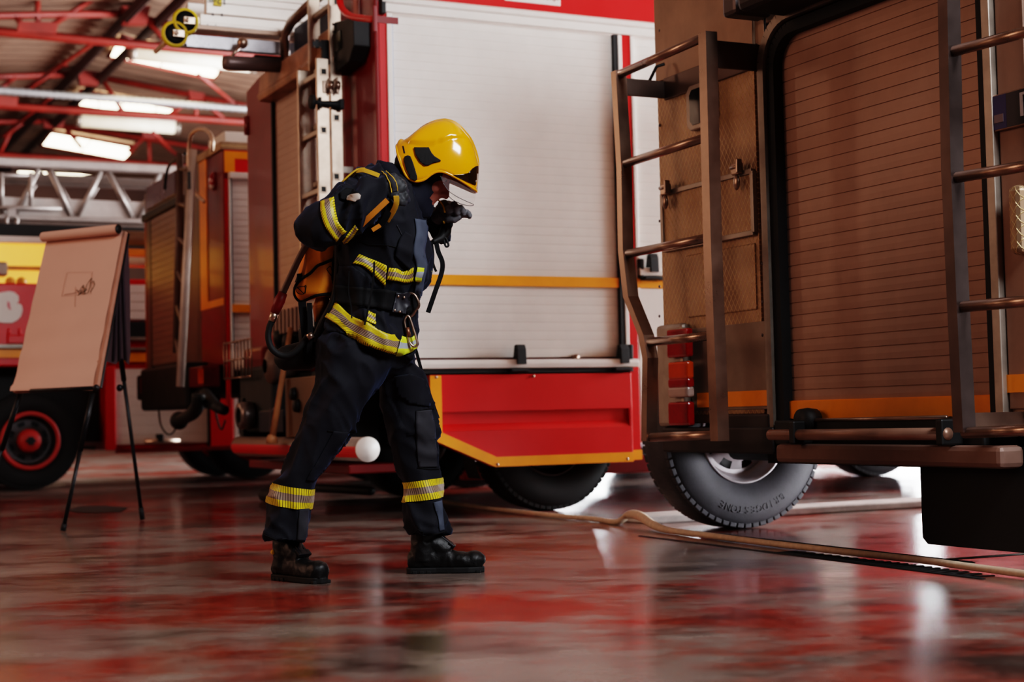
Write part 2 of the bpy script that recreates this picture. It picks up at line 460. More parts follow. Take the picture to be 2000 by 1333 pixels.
# ================================================================= the hall
def uv(u, v, z): return UDIR*u + VDIR*v + Vector((0, 0, z))
def quad_strip(pts_a, pts_b):
    mb = MB(); n = len(pts_a)
    mb._take(list(pts_a)+list(pts_b), [(i, i+1, n+i+1, n+i) for i in range(n-1)]); return mb
U0_, U1_, V0_, V1_ = -13.0, 41.0, -10.0, 13.2
fl = MB(); fl.box(0, 1, 0, 1, -.2, 0)
bmesh.ops.delete(fl.bm, geom=fl.bm.verts[:], context='VERTS')
c = [uv(U0_, V0_, 0), uv(U0_, V1_+14, 0), uv(U1_, V1_+14, 0), uv(U1_, V0_, 0)]
fl._take(c+[p-Vector((0, 0, .2)) for p in c], [(0, 1, 2, 3), (7, 6, 5, 4), (0, 4, 5, 1), (1, 5, 6, 2), (2, 6, 7, 3), (3, 7, 4, 0)])
struct(fl.build('floor', M['floor']))

RIDGE = 7.0
def ridge_node(px, py):
    r = ray(px, py); return EYE + r*((RIDGE-CAMH)/r.z)
NODES = [ridge_node(258, 34), ridge_node(172, 150), ridge_node(104, 240)]
pl, pr_ = on_plane(-60, 152, UDIR, NODES[1]), on_plane(490, 208, UDIR, NODES[1])
SL_L = (NODES[1].z-pl.z)/abs((NODES[1]-pl).dot(VDIR)); SL_R = (NODES[1].z-pr_.z)/abs((pr_-NODES[1]).dot(VDIR))
SL_L, SL_R = max(.05, min(.4, SL_L)), max(.05, min(.4, SL_R))
RV = sum(n.dot(VDIR) for n in NODES)/3
def roof_z(v): return RIDGE+.22 - (SL_R*(v-RV) if v > RV else SL_L*(RV-v))
# skylights lie in the right-hand slope
nR = (VDIR*SL_R + Vector((0, 0, 1))).normalized(); pR = uv(0, RV, RIDGE+.22)
SKY = [[(237, 70), (432, 134), (418, 153), (212, 110)], [(157, 177), (346, 212), (329, 230), (136, 203)], [(100, 257), (266, 287), (244, 312), (80, 283)]]
skyq = [[on_plane(x, y, nR, pR-nR*.06) for x, y in q] for q in SKY]
# corrugated roof sheets (ribs run down the slope)
def roof_sheet(v0, v1):
    a, b = [], []; u = U0_; i = 0
    while u < U1_+.01:
        h = .0 if i % 4 in (0, 1) else .05
        a.append(uv(u, v0, roof_z(v0)+h)); b.append(uv(u, v1, roof_z(v1)+h)); u += .11; i += 1
    return quad_strip(a, b)
rs = roof_sheet(V0_, RV); rs2 = roof_sheet(RV, V1_)
me2 = bpy.data.meshes.new('t'); rs2.bm.to_mesh(me2); rs2.bm.free(); rs.mesh(me2)
struct(rs.build('ceiling', M['roof'], recalc=False))
sky_m = mat('skylight glow', S(255, 240, 214), .4, var=.02, emit=(S(255, 238, 205), 9.0))
for i, q in enumerate(skyq):
    root = bpy.data.objects.new('window_%d' % (i+1), None); COL.objects.link(root); struct(root)
    for k in range(2):
        t0, t1 = (0, .47) if k == 0 else (.485, 1)
        A = q[0].lerp(q[1], t0); B = q[0].lerp(q[1], t1); C_ = q[3].lerp(q[2], t1); D = q[3].lerp(q[2], t0)
        mb = MB(); mb._take([A, B, C_, D], [(0, 1, 2, 3)]); mb.build('pane', sky_m, root)
    mb = MB(); mb.tube(q, .05, 6, closed=True); mb.build('frame', M['truss_red'], root)
# walls
def wall_seg(mb, u0, u1, v0, v1, z0, z1):
    p = [uv(u0, v0, z0), uv(u0, v1, z0), uv(u1, v1, z0), uv(u1, v0, z0)]; h = Vector((0, 0, z1-z0))
    mb._take(p+[q+h for q in p], [(0, 3, 2, 1), (4, 5, 6, 7), (0, 1, 5, 4), (1, 2, 6, 5), (2, 3, 7, 6), (3, 0, 4, 7)])
w = MB(); wall_seg(w, U1_, U1_+.3, V0_, V1_, 0, 7.6); struct(w.build('wall_back', M['wall']))
w = MB(); wall_seg(w, U0_, U1_, V0_-.3, V0_, 0, 6.4); struct(w.build('wall_left', M['wall']))
w = MB(); wall_seg(w, U0_-.3, U0_, V0_, V1_, 0, 7.6); struct(w.build('wall_front', M['wall']))
BAYS = [(-1.0, 3.2), (3.7, 7.9), (8.4, 12.6), (13.1, 17.3), (17.8, 22.0), (22.5, 26.7)]
w = MB(); prev = U0_
for a, b in BAYS:
    wall_seg(w, prev, a, V1_, V1_+.3, 0, 6.3); wall_seg(w, a, b, V1_, V1_+.3, 4.4, 6.3); prev = b
wall_seg(w, prev, U1_, V1_, V1_+.3, 0, 6.3)
struct(w.build('wall_right', M['wall']))
# strip windows high on the back wall, seen through the ladder
wp0 = uv(U1_-.02, 0, 0)
for k, (a, b) in enumerate((((34, 333), (66, 346)), ((76, 335), (92, 347)), ((105, 337), (186, 351)), ((222, 346), (300, 356)))):
    A, B = on_plane(*a, UDIR, wp0), on_plane(*b, UDIR, wp0)
    root = bpy.data.objects.new('window_%d' % (4+k), None); COL.objects.link(root); struct(root)
    mb = MB(); v0, v1 = A.dot(VDIR), B.dot(VDIR); wall_seg(mb, U1_-.05, U1_-.02, v0, v1, B.z, A.z)
    mb.build('pane', sky_m, root)
    mb = MB(); mb.tube([uv(U1_-.05, v0, A.z), uv(U1_-.05, v1, A.z), uv(U1_-.05, v1, B.z), uv(U1_-.05, v0, B.z)], .04, 6, closed=True); mb.build('frame', M['wall'], root)

# roof trusses: every member lies in the truss plane
def beam(mb, a, b, w=.06, h=.06):
    mb.tube([a, b], w, 4)
TR = [
 dict(lab='nearest red steel roof truss, crossing above the ladder beam at the top', n=NODES[0],
      chords=[('bottom_chord', [(-60, 56), (540, 112)], .075), ('top_chord', [(-60, 31), (238, 26)], .06), ('top_chord', [(280, 36), (540, 100)], .06)],
      web=[[(73, -20), (74, 62)], [(88, 58), (190, -8)], [(288, 42), (335, 92)], [(30, 32), (52, 60)]],
      plates=[[(236, 14), (292, 14), (284, 50), (240, 48)], [(36, 44), (112, 46), (108, 68), (32, 64)]]),
 dict(lab='middle red steel roof truss, just above the second skylight', n=NODES[1],
      chords=[('bottom_chord', [(-60, 202), (540, 242)], .075), ('top_chord', [(-60, 152), (152, 144)], .06), ('top_chord', [(192, 150), (540, 218)], .06)],
      web=[[(46, 178), (150, 112)], [(-20, 190), (30, 150)], [(382, 186), (383, 236)], [(386, 190), (440, 234)], [(200, 156), (240, 218)], [(378, 190), (330, 226)]],
      plates=[[(150, 138), (196, 142), (190, 168), (156, 166)], [(-8, 188), (34, 192), (32, 210), (-8, 206)], [(366, 178), (398, 184), (394, 198), (370, 196)]]),
 dict(lab='farthest red steel roof truss, above the third skylight', n=NODES[2],
      chords=[('bottom_chord', [(-60, 300), (420, 331)], .09), ('top_chord', [(-60, 238), (86, 237)], .06), ('top_chord', [(122, 246), (470, 300)], .06)],
      web=[[(6, 268), (70, 222)], [(30, 238), (0, 300)], [(290, 262), (292, 320)], [(296, 264), (352, 308)], [(286, 266), (250, 296)], [(128, 250), (160, 290)]],
      plates=[[(82, 232), (126, 234), (122, 252), (86, 250)], [(276, 256), (306, 258), (302, 272), (278, 270)]]),
]
for d in TR:
    n0 = d['n']; L = lambda p: on_plane(p[0], p[1], UDIR, n0)
    root = thing('roof_truss', d['lab'], 'roof truss', n0)
    for nm, pts, r in d['chords']:
        a, b = [L(p)-n0 for p in pts]; far = 1.4 if pts[1][0] > 350 else 0; near = 1.2 if pts[0][0] < 0 else 0
        mb = MB(); beam(mb, a+(a-b)*near, b+(b-a)*far, r); mb.build(nm, M['truss_red'], root)
    for pts in d['web']:
        mb = MB(); beam(mb, *[L(p)-n0 for p in pts], .045); mb.build('web_member', M['truss_red'], root)
    for pts in d['plates']:
        mb = MB(); q = [L(p)-n0 for p in pts]; k = len(q)
        mb._take([p-UDIR*.08 for p in q]+[p+UDIR*.08 for p in q], [tuple(range(k)), tuple(range(2*k-1, k-1, -1))]+[(i, (i+1) % k, k+(i+1) % k, k+i) for i in range(k)])
        mb.build('gusset_plate', M['truss_red'], root)
for i, (a, ia, b, ib) in enumerate((((45, 177), 1, (182, 84), 0), ((-10, 276), 2, (100, 190), 1), ((388, 146), 0, (470, 212), 1), ((300, 258), 1, (352, 312), 2))):
    root = [o for o in COL.objects if o.name.startswith('roof_truss')][ib]; r0_ = NODES[ib]
    mb = MB(); beam(mb, on_plane(*a, UDIR, NODES[ia])-r0_, on_plane(*b, UDIR, NODES[ib])-r0_, .04); mb.build('brace', M['truss_red'], root)
rb = thing('ridge_beam', 'pair of dark steel beams running along the roof ridge', 'ridge beam', NODES[1])
for off in (-.30, .22):
    mb = MB(); mb.tube([UDIR*-26+VDIR*off+Vector((0, 0, -.02)), UDIR*13+VDIR*off+Vector((0, 0, -.02))], .11, 4); mb.build('beam', mat('dark steel beam', S(52, 30, 26), .6), rb)
# fluorescent battens hung below the roof
def batten(a, b, uoff, lab, r):
    p0 = NODES[1]+UDIR*uoff; A, B = on_plane(*a, UDIR, p0), on_plane(*b, UDIR, p0)
    root = thing('ceiling_light', lab, 'light', A); d = B-A; nrm = d.normalized()
    mb = MB(); mb.tube([Vector((0, 0, 0)), d], r, 8, flat=.8); mb.build('diffuser', mat('fluorescent diffuser', S(255, 246, 226), .5, emit=(S(255, 236, 200), .75)), root)
    mb = MB(); mb.tube([Vector((0, 0, r*.75)), d+Vector((0, 0, r*.75))], r*.55, 6); mb.build('housing', M['white'], root)
    for e in (nrm*-.03, d+nrm*.03):
        mb = MB(); mb.tube([e-nrm*.05, e+nrm*.05], r*1.05, 8, flat=.8); mb.build('end_cap', M['alu_dull'], root)
    for t in (.2, .8):
        q = d*t; mb = MB(); top = roof_z((A+q).dot(VDIR)) - A.z
        mb.tube([q+Vector((0, 0, r)), Vector((q.x, q.y, top))], .012, 5); mb.build('hanger', M['black'], root)
batten((262, 104), (490, 128), -3.2, 'long fluorescent ceiling light in front of the first skylight', .15)
batten((156, 236), (342, 250), 1.8, 'long fluorescent ceiling light below the second skylight', .15)
# galvanised pipe and orange pipe
p0 = NODES[1]-UDIR*.8
A, B = on_plane(-60, 172, UDIR, p0), on_plane(520, 216, UDIR, p0)
mb = MB(); n = 90; mb.tube([A.lerp(B, i/n) for i in range(n+1)], [.062+(.012 if i % 2 else 0) for i in range(n+1)], 8)
tag(mb.build('pipe', M['galv']), 'ribbed grey galvanised pipe running under the roof', 'pipe')
# floor fittings
hp = [(835, 979), (872, 986), (960, 999), (1080, 1013), (1160, 1020), (1205, 1026)]
pts = [G(*p)+Vector((0, 0, .016)) for p in hp]
pts += [G(1228, 1026)+Vector((0, 0, .055)), G(1250, 1030)+Vector((0, 0, .06)), G(1278, 1038)+Vector((0, 0, .03))]
pts += [G(x, y)+Vector((0, 0, .018)) for x, y in ((1310, 1044), (1400, 1056), (1500, 1069), (1600, 1081), (1700, 1093), (1800, 1104), (1900, 1118), (2060, 1140))]
# smooth
def smooth_path(p, k=6):
    out = []
    for i in range(len(p)-1):
        a = p[max(i-1, 0)]; b = p[i]; c_ = p[i+1]; d = p[min(i+2, len(p)-1)]
        for j in range(k):
            t = j/k
            out.append(.5*((2*b)+(c_-a)*t+(2*a-5*b+4*c_-d)*t*t+(3*b-a-3*c_+d)*t*t*t))
    out.append(p[-1]); return out
sp = smooth_path(pts)
rad = [.014+.012*math.exp(-((i-7*6)/10)**2) for i in range(len(sp))]
mb = MB(); mb.tube(sp, rad, 10)
tag(mb.build('fire_hose', M['hose']), 'thin beige canvas hose lying across the red floor', 'hose')
dr = thing('floor_drain', 'long dark slotted drain in the floor beside the beige hose', 'drain', G(1560, 1088))
o0 = G(1560, 1088)
A0, A1 = G(1250, 1048), G(1920, 1132); B0, B1 = G(1390, 1043), G(1900, 1100)
mb = MB()
for a, b in ((A0, A1), (B0, B1)):
    mb.tube([a-o0+Vector((0, 0, .001)), b-o0+Vector((0, 0, .001))], .014, 4, flat=.3)
mb.build('frame', M['black'], dr)
mb = MB(); nb = 46
for i in range(nb):
    t = i/nb; a = A0.lerp(A1, .48+.5*t); h = sp[min(range(len(sp)), key=lambda k: (sp[k]-a).length)]
    b = Vector((h.x, h.y, 0)); b = a.lerp(b, .82)
    mb.tube([a-o0+Vector((0, 0, .002)), b-o0+Vector((0, 0, .002))], .009, 4, flat=.3)
mb.build('grille', M['black'], dr)
q = G(190, 996); mb = MB()
pts_ = [G(128, 997), G(160, 990), G(205, 989), G(250, 993), G(236, 1001), G(190, 1003), G(150, 1002)]
mb._take([p+Vector((0, 0, .003)) for p in pts_], [tuple(range(len(pts_)))])
tag(mb.build('floor_drain', M['black'], recalc=False), 'dark drain cover in the floor behind the flip chart legs', 'drain')
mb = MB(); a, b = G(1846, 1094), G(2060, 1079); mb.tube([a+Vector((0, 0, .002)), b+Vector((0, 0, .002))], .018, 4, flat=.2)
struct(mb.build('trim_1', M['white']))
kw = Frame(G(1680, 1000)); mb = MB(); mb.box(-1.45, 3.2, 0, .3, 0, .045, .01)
o = mb.build('lit_floor_strip', mat('lit floor white', S(214, 206, 200), .7, var=.2)); o.location = kw.o; o.rotation_euler = (0, 0, YAW); struct(o)  # raised white strip standing in for a lit band of floor
# ============================================ silver truck on the right, seen from behind
r0 = P(1290, 500, 8.0); RT = Frame(r0)
t = thing('fire_truck', 'silver truck at the right, rear roller shutter and ladders in shadow', 'fire truck', RT.o, YAW)
W_ = -2.56; sy1_ = -2.325
mb = MB()
mb.box(.062, 7.2, W_, 0, .56, 3.3, .01); mb.box(.012, .07, -.93, 0, .56, 3.3, .004); mb.box(.012, .07, W_, sy1_-.08, .56, 3.3, .004); mb.box(.012, .07, W_, 0, 2.37, 3.3, .004)
mb.build('body', M['silver_body'], t)
mb = MB(); mb.box(.25, 7.2, W_+.2, -.25, .42, .56); mb.box(.3, 1.2, W_+.35, -.45, .36, .5); mb.build('chassis', M['black'], t)
# left column plates
mb = MB(); a, b = RT.rear(1283, 196), RT.rear(1494, 845)
mb.box(0, .02, -.012, b.y, .60, 2.28, .003); mb.build('tread_plate', M['tread'], t)
mb = MB(); mb.box(-.004, .016, -.008, b.y, 2.285, 3.3, .003)
mb.build('upper_panel', M['silver_body'], t)
mb = MB(); a, b = RT.rear(1393, 680), RT.rear(1508, 812); mb.box(-.003, .014, -.26, b.y, .62, 1.02, .003)
mb.build('lower_panel', mat('plain grey panel', S(150, 134, 120), .45, .2, dirt=.2), t)
for px, lst in ((1289, (60, 245, 368, 432, 560, 618)), (1490, (36, 172, 238, 310, 392, 515, 590, 655))):
    for py in lst:
        q = RT.rear(px, py); mb = MB(); mb.sphere((q.x-.003, q.y, q.z), .008, 8, (.5, 1, 1)); mb.build('rivet', M['hub'], t)
mb = MB(); q = RT.rear(1499, 100); q2 = RT.rear(1528, 800)
mb.tube([(-.01, q.y, 3.2), (-.01, q.y, .6)], .006, 6); mb.build('seam', M['hub'], t)
# hatch with two toggle latches
h0, h1 = RT.rear(1298, 372), RT.rear(1478, 448)
hatch_z0, hatch_z1 = RT.rear(1298, 490).z, RT.rear(1298, 380).z
mb = MB(); mb.box(-.014, .01, h0.y, h1.y, hatch_z0, hatch_z1, .004); ht = mb.build('hatch', M['tread'], t)
mb = MB()
for (ya, yb, za, zb) in ((h0.y, h1.y, hatch_z1-.012, hatch_z1+.012), (h0.y, h1.y, hatch_z0-.012, hatch_z0+.012), (h0.y-.01, h0.y+.012, hatch_z0, hatch_z1), (h1.y-.012, h1.y+.012, hatch_z0, hatch_z1)):
    mb.box(-.024, .0, ya, yb, za, zb, .003)
mb.build('frame', M['alu_dull'], ht)
for px, py in ((1312, 372), (1452, 332)):
    q = RT.rear(px, py); mb = MB()
    mb.box(-.05, -.02, q.y-.03, q.y+.03, q.z-.025, q.z+.03, .006); mb.box(-.06, -.03, q.y-.035, q.y-.02, q.z-.02, q.z+.045, .004)
    mb.sphere((-.04, q.y, q.z-.06), .026, 12, (.5, .8, 1.4)); mb.cyl((-.05, q.y-.03, q.z+.01), (-.05, q.y+.03, q.z+.01), .008, n=8)
    mb.build('latch', M['steel'], ht)
# embossed tread plate, lower
e0, e1 = RT.rear(1342, 505), RT.rear(1480, 605)
mb = MB(); mb.box(-.008, .012, e0.y, e1.y, e1.z, RT.rear(1480, 474).z, .006); mb.build('cover_plate', M['tread'], t)
# inspection window
mb = MB(); i0, i1 = RT.rear(1349, 178), RT.rear(1405, 252); zt = RT.rear(1349, 172).z; zb = RT.rear(1349, 260).z
fr = MB()
poly = [(i0.y, zb+.03), (i0.y-.03, zb), (i1.y+.03, zb), (i1.y, zb+.03), (i1.y, zt-.03), (i1.y+.03, zt), (i0.y-.03, zt), (i0.y, zt-.03)]
fr.prism(poly, 'x', -.03, .0, .006); win = fr.build('inspection_window', M['alu_dull'], t)
cy, cz = (i0.y+i1.y)/2, (zt+zb)/2
mb = MB(); mb.prism([(cy+(y-cy)*.70, cz+(z-cz)*.78) for y, z in poly], 'x', -.034, -.028); mb.build('pane', mat('dark window', S(18, 18, 20), .15), win)
# roller shutter, its curved frame and seals
sy0, sy1 = -1.035, -2.325
sh = slat_sheet(sy1, sy0, .535, 2.30, .0555, .03, 'x', groove=.0045, depth=.004); sh.build('roller_shutter', M['grey_shutter'], t)
mb = MB(); mb.box(.018, .05, sy1, sy0, .575, .655, 0); mb.box(.012, .02, sy1, sy0, .576, .652); mb.build('stripe', M['orange'], t)
def frame_path(yo, r, ztop):
    c = (yo-r, ztop-r)
    pts = [(yo, .5)] + [(c[0]+r*math.cos(math.radians(a)), c[1]+r*math.sin(math.radians(a))) for a in range(0, 91, 10)] + [(sy1-.3, ztop)]
    return pts
def flat_path(mb, pts, x0, x1, w):
    for i in range(len(pts)-1):
        a, b = Vector((0, *pts[i])), Vector((0, *pts[i+1])); d = (b-a).normalized(); n = Vector((0, -d.z, d.y))*w/2
        q = [a-n, a+n, b+n, b-n]
        mb._take([v+Vector((x0, 0, 0)) for v in q]+[v+Vector((x1, 0, 0)) for v in q], [(0, 1, 2, 3), (7, 6, 5, 4), (0, 4, 5, 1), (1, 5, 6, 2), (2, 6, 7, 3), (3, 7, 4, 0)])
mb = MB(); flat_path(mb, frame_path(-1.012, .16, 2.30), -.02, .06, .05); mb.build('shutter_seal', M['rubber'], t)
mb = MB(); flat_path(mb, frame_path(-.955, .21, 2.36), -.035, .04, .045); mb.build('shutter_frame', M['alu_dull'], t)
mb = MB(); mb.box(-.02, .06, sy1-.035, sy1, .5, 2.4, .004); mb.build('shutter_seal', M['rubber'], t)
mb = MB(); mb.box(-.03, .05, sy1-.08, sy1-.038, .5, 2.4, .004); mb.build('shutter_frame', M['alu_dull'], t)
# canopy gear above the shutter
mb = MB(); a, b = RT.rear(1490, 20, -.2), RT.rear(1560, 40, -.2)
mb.box(-.28, -.02, -2.5, -1.14, 2.345, 2.50, .03); g = mb.build('awning_box', mat('dark grey box', S(44, 38, 38), .5), t)
mb = MB(); mb.cyl((-.15, -.93, 2.49), (-.15, -1.2, 2.49), .045, n=16); mb.box(-.2, 0, -1.02, -.91, 2.38, 2.60, .02); mb.cyl((-.15, -1.12, 2.43), (-.15, -1.2, 2.43), .05, n=16)
mb.build('hinge', M['hub'], g)
# right-hand column, stripe, sign, dented cover
mb = MB(); mb.box(-.004, .014, W_+.01, sy1-.085, .6, 2.36, .003); mb.build('side_panel', mat('brown grey panel', S(150, 118, 100), .55, dirt=.3), t)
mb = MB(); a = RT.rear(1957, 733); b = RT.rear(1957, 768); mb.box(-.008, .0, W_, a.y, b.z, a.z); mb.build('stripe', M['orange'], t)
mb = MB(); a = RT.rear(1985, 365); b = RT.rear(1990, 500); mb.box(-.05, 0, W_+.01, a.y, b.z, a.z, .03); mb.build('side_cover', M['tread'], t)
p, q = RT.rear(1938, 187, -.02), RT.rear(1940, 259, -.02)
sg = MB(); sg.box(-.022, -.004, W_-.12, p.y, q.z, p.z, .004); sgo = sg.build('sign_plate', M['steel'], t)
hgt = p.z-q.z
mb = MB(); mb.box(-.025, -.02, p.y-.072, p.y-.006, q.z+.006, p.z-.006); mb.build('blue_panel', M['blue'], sgo)
mb = MB(); mb.box(-.0245, -.02, W_-.115, p.y-.072, q.z+.006, p.z-.006); mb.build('dark_panel', M['blue_dark'], sgo)
mb = MB(); mb.box(-.027, -.02, p.y-.058, p.y-.012, q.z+.03, q.z+.06); mb.build('small_mark', mat('faint mark', S(120, 105, 110), .6), sgo)
RTXT = Matrix(((0, 0, -1, 0), (-1, 0, 0, 0), (0, 1, 0, 0), (0, 0, 0, 1)))
me = text_mesh('П', hgt*.86, .002); mb = MB(); mb.mesh(me, Matrix.Translation((-.027, p.y-.188, (p.z+q.z)/2)) @ RTXT @ Matrix.Diagonal((1.25, 1, 1, 1))); mb.build('lettering', M['text_white'], sgo)
# orange stripe on the left column
a, b = RT.rear(1364, 768), RT.rear(1508, 792); mb = MB(); mb.box(-.009, .0, a.y, b.y, b.z-.002, RT.rear(1508, 762).z); mb.build('stripe', M['orange'], t)
# tail light cluster
a, b = RT.rear(1297, 640), RT.rear(1354, 832); zt, zb = RT.rear(1330, 633).z, RT.rear(1330, 834).z
mb = MB(); mb.box(-.05, 0, a.y+.005, b.y, zb, zt, .02); tl = mb.build('tail_light', M['alu_dull'], t)
for (p0, p1, m, nm) in (((1300, 645), (1342, 697), 'lens_red', 'lens'), ((1303, 708), (1343, 740), 'lens_orange', 'lens'), ((1303, 740), (1344, 757), 'lens_red', 'lens'), ((1303, 757), (1344, 776), 'lens_white', 'lens'), ((1303, 786), (1345, 832), 'lens_red', 'lens')):
    mb = MB(); RT.rbox(mb, p0, p1, -.085, -.045, .012); mb.build(nm, M[m], tl)
# ladders
def stile(mb, pts, x, w=.045, d=.03):
    q = [RT.rear(px, py, x) for px, py in pts]
    mb.tube(q, w*.62, 4) if False else None
    for i in range(len(q)-1):
        a, b = q[i], q[i+1]
        n = Vector((0, w/2, 0)); e = Vector((d/2, 0, 0))
        vs = [a-n-e, a+n-e, a+n+e, a-n+e, b-n-e, b+n-e, b+n+e, b-n+e]
        mb._take(vs, [(0, 1, 2, 3), (7, 6, 5, 4), (0, 4, 5, 1), (1, 5, 6, 2), (2, 6, 7, 3), (3, 7, 4, 0)])
lx = -.27
ld = MB(); ld.box(lx-.02, .0, 0, .0, 0, 0)
bmesh.ops.delete(ld.bm, geom=ld.bm.verts[:], context='VERTS')
stile(ld, [(1208, 140), (1219, 330), (1222, 490), (1232, 580), (1262, 655), (1270, 700), (1268, 862)], lx, .048, .06)
lad = ld.build('rear_ladder', M['steel'], t)
mb = MB(); stile(mb, [(1382, 64), (1392, 480), (1406, 862)], lx, .062, .06); mb.build('stile', M['steel'], lad)
for a, b in (((1206, 147), (1381, 70)), ((1215, 322), (1390, 265)), ((1222, 497), (1392, 463)), ((1264, 669), (1400, 655)), ((1268, 855), (1404, 850))):
    p, q = RT.rear(*a, lx), RT.rear(*b, lx); mb = MB(); mb.tube([p, q], .021, 12); mb.build('rung', M['steel'], lad)
for a in (((1208, 152), (1208, 186)), ((1384, 78), (1384, 132))):
    p, q = RT.rear(*a[0], lx), RT.rear(*a[1], lx); mb = MB(); mb.box(lx, 0, p.y-.008, p.y+.008, q.z, p.z, .003); mb.build('bracket', mat('brown steel bracket', S(110, 92, 84), .4, .6), lad)
p, q = RT.rear(1208, 152, lx), RT.rear(1384, 132, lx); zq = RT.rear(1208, 186, lx).z
mb = MB(); mb.box(-.012, 0, p.y, q.y, zq-.01, zq+.10, .004); mb.build('mounting_plate', mat('brown steel bracket', S(110, 92, 84), .4, .6), lad)
c0 = RT.rear(1298, 125, -.03); mb = MB(); mb.tube([c0, c0+Vector((-.03, .03, -.01)), c0+Vector((-.06, .05, -.08))], .008, 8); mb.build('cable', M['black'], lad)
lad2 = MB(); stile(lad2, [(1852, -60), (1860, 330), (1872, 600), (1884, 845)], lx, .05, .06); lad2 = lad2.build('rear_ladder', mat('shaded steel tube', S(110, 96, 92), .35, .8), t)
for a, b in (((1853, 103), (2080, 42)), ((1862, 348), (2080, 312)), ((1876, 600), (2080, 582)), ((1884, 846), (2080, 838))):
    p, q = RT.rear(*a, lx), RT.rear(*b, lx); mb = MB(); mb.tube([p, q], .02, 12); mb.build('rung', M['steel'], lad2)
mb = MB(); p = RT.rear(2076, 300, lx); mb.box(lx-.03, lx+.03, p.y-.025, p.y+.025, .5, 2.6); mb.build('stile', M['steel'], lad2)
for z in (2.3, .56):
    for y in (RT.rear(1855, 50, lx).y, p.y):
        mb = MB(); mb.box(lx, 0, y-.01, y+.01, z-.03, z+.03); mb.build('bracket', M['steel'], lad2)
# rear bumper, step bars and flaps
mb = MB(); mb.box(-.06, .25, -1.0, -.06, .42, .54, .01); mb.box(-.04, .1, -.95, -.50, .5, .60, .01); bp = mb.build('bumper', mat('brown black bumper', S(46, 36, 34), .55), t)
a, b = RT.rear(1505, 850, -.12), RT.rear(1852, 848, -.12)
mb = MB(); mb.tube([a, b], .024, 14); mb.build('step_bar', mat('bare brown steel', S(160, 126, 108), .4, .5), bp)
for px in (1556, 1845):
    q = RT.rear(px, 850, -.12); mb = MB(); mb.box(-.15, .02, q.y-.018, q.y+.018, q.z-.04, q.z+.06, .008); mb.build('bracket', M['black'], bp)
a, b = RT.rear(1580, 822, -.05), RT.rear(1850, 816, -.05); mb = MB(); mb.tube([a, b], .009, 8); mb.build('rod', M['steel'], bp)
q = RT.rear(1578, 822, -.05); mb = MB(); mb.lathe([(.001, -.04), (.05, -.04), (.055, 0), (.05, .04), (.001, .04)], 'x', (-.05, q.y, q.z), 20); mb.build('coupling', M['black'], bp)
mb = MB(); mb.box(-.05, .12, -2.32, -1.0, .46, .57, .01); mb.build('underrun_beam', M['black'], bp)
a, b = RT.rear(1520, 872, -.08), RT.rear(1962, 906, -.08)
mb = MB(); mb.box(-.1, .02, a.y, b.y, .385, .468, .02); mb.build('step_plate', mat('brown step plate', S(128, 100, 88), .5, .2, dirt=.2), bp)
mb = MB(); a = RT.rear(1788, 905); mb.prism([(a.y, .10), (a.y-.03, .075), (W_+.05, .075), (W_+.05, .46), (a.y, .46)], 'x', .02, .05, .004); mb.build('mud_flap', M['rubber'], t)
# wheels and axle
wheel(t, .545, .08+.13, .495, .26, .262, -1, text='BRIDGESTONE', name='wheel')
wheel(t, .56, -2.32, .42, .28, .225, -1, tyre_mat=M['tyre_dark'], name='wheel')
wheel(t, 5.6, -2.30, .42, .28, .225, -1, tyre_mat=M['tyre_dark'], name='wheel')
wheel(t, 5.6, -.16, .42, .28, .225, 1, tyre_mat=M['tyre_dark'], name='wheel')
mb = MB(); mb.cyl((.505, .12, .42), (.505, -2.2, .42), .06, n=16); mb.cyl((5.6, -.2, .42), (5.6, -2.2, .42), .06, n=16); mb.build('axle', M['black'], t)
# ================================== red and white fire engine in the middle
MT_S = G(1090, 998) - UDIR*.08
cM = on_plane(737, 150, UDIR, MT_S); MT = Frame(cM)
t = thing('fire_truck', 'red fire engine with big white side shutter behind the firefighter', 'fire truck', MT.o, YAW)
WM = 2.74; ZB = .97; ZR = 3.42
mb = MB()
mb.box(.03, 1.70, .045, WM-.02, ZB-.02, 3.10, 0); mb.box(1.70, 8.0, .045, WM-.02, .55, 3.10, 0)
body = mb.build('body', M['red_shaded'], t)
mb = MB(); mb.box(.0, 8.0, 0, .05, 3.19, ZR, .01); mb.build('upper_side_panel', M['red'], t)
mb = MB(); mb.box(.0, .066, 0, .05, ZB-.08, 3.19, .008); mb.build('corner_post', M['red'], t)
# gutter
mb = MB(); prof = [(0, 3.118), (-.03, 3.118), (-.032, 3.165), (-.05, 3.175), (-.055, 3.2), (-.03, 3.215), (0, 3.215)]
b = [(y, z) for y, z in prof]; mb.prism(b, 'x', .026, 8.0); mb.build('gutter', M['white'], t)
mb = MB(); mb.box(.02, .05, -.045, .02, 3.10, 3.215, .004); mb.build('gutter_end', M['black'], t)
# white sign plate, only its lower edge shows
a, b = MT.side(985, 1), MT.side(1094, 11)
mb = MB(); mb.box(a.x, b.x, -.008, .002, 3.268, 3.40, .006); sgn = mb.build('sign_plate', M['white'], t)
STXT = Matrix(((1, 0, 0, 0), (0, 0, -1, 0), (0, 1, 0, 0), (0, 0, 0, 1)))
me = text_mesh('VODONJA', .038, .001, 'RIGHT'); mb = MB(); mb.mesh(me, Matrix.Translation((b.x-.015, -.0095, 3.312)) @ STXT); mb.build('lettering', M['text_red'], sgn)
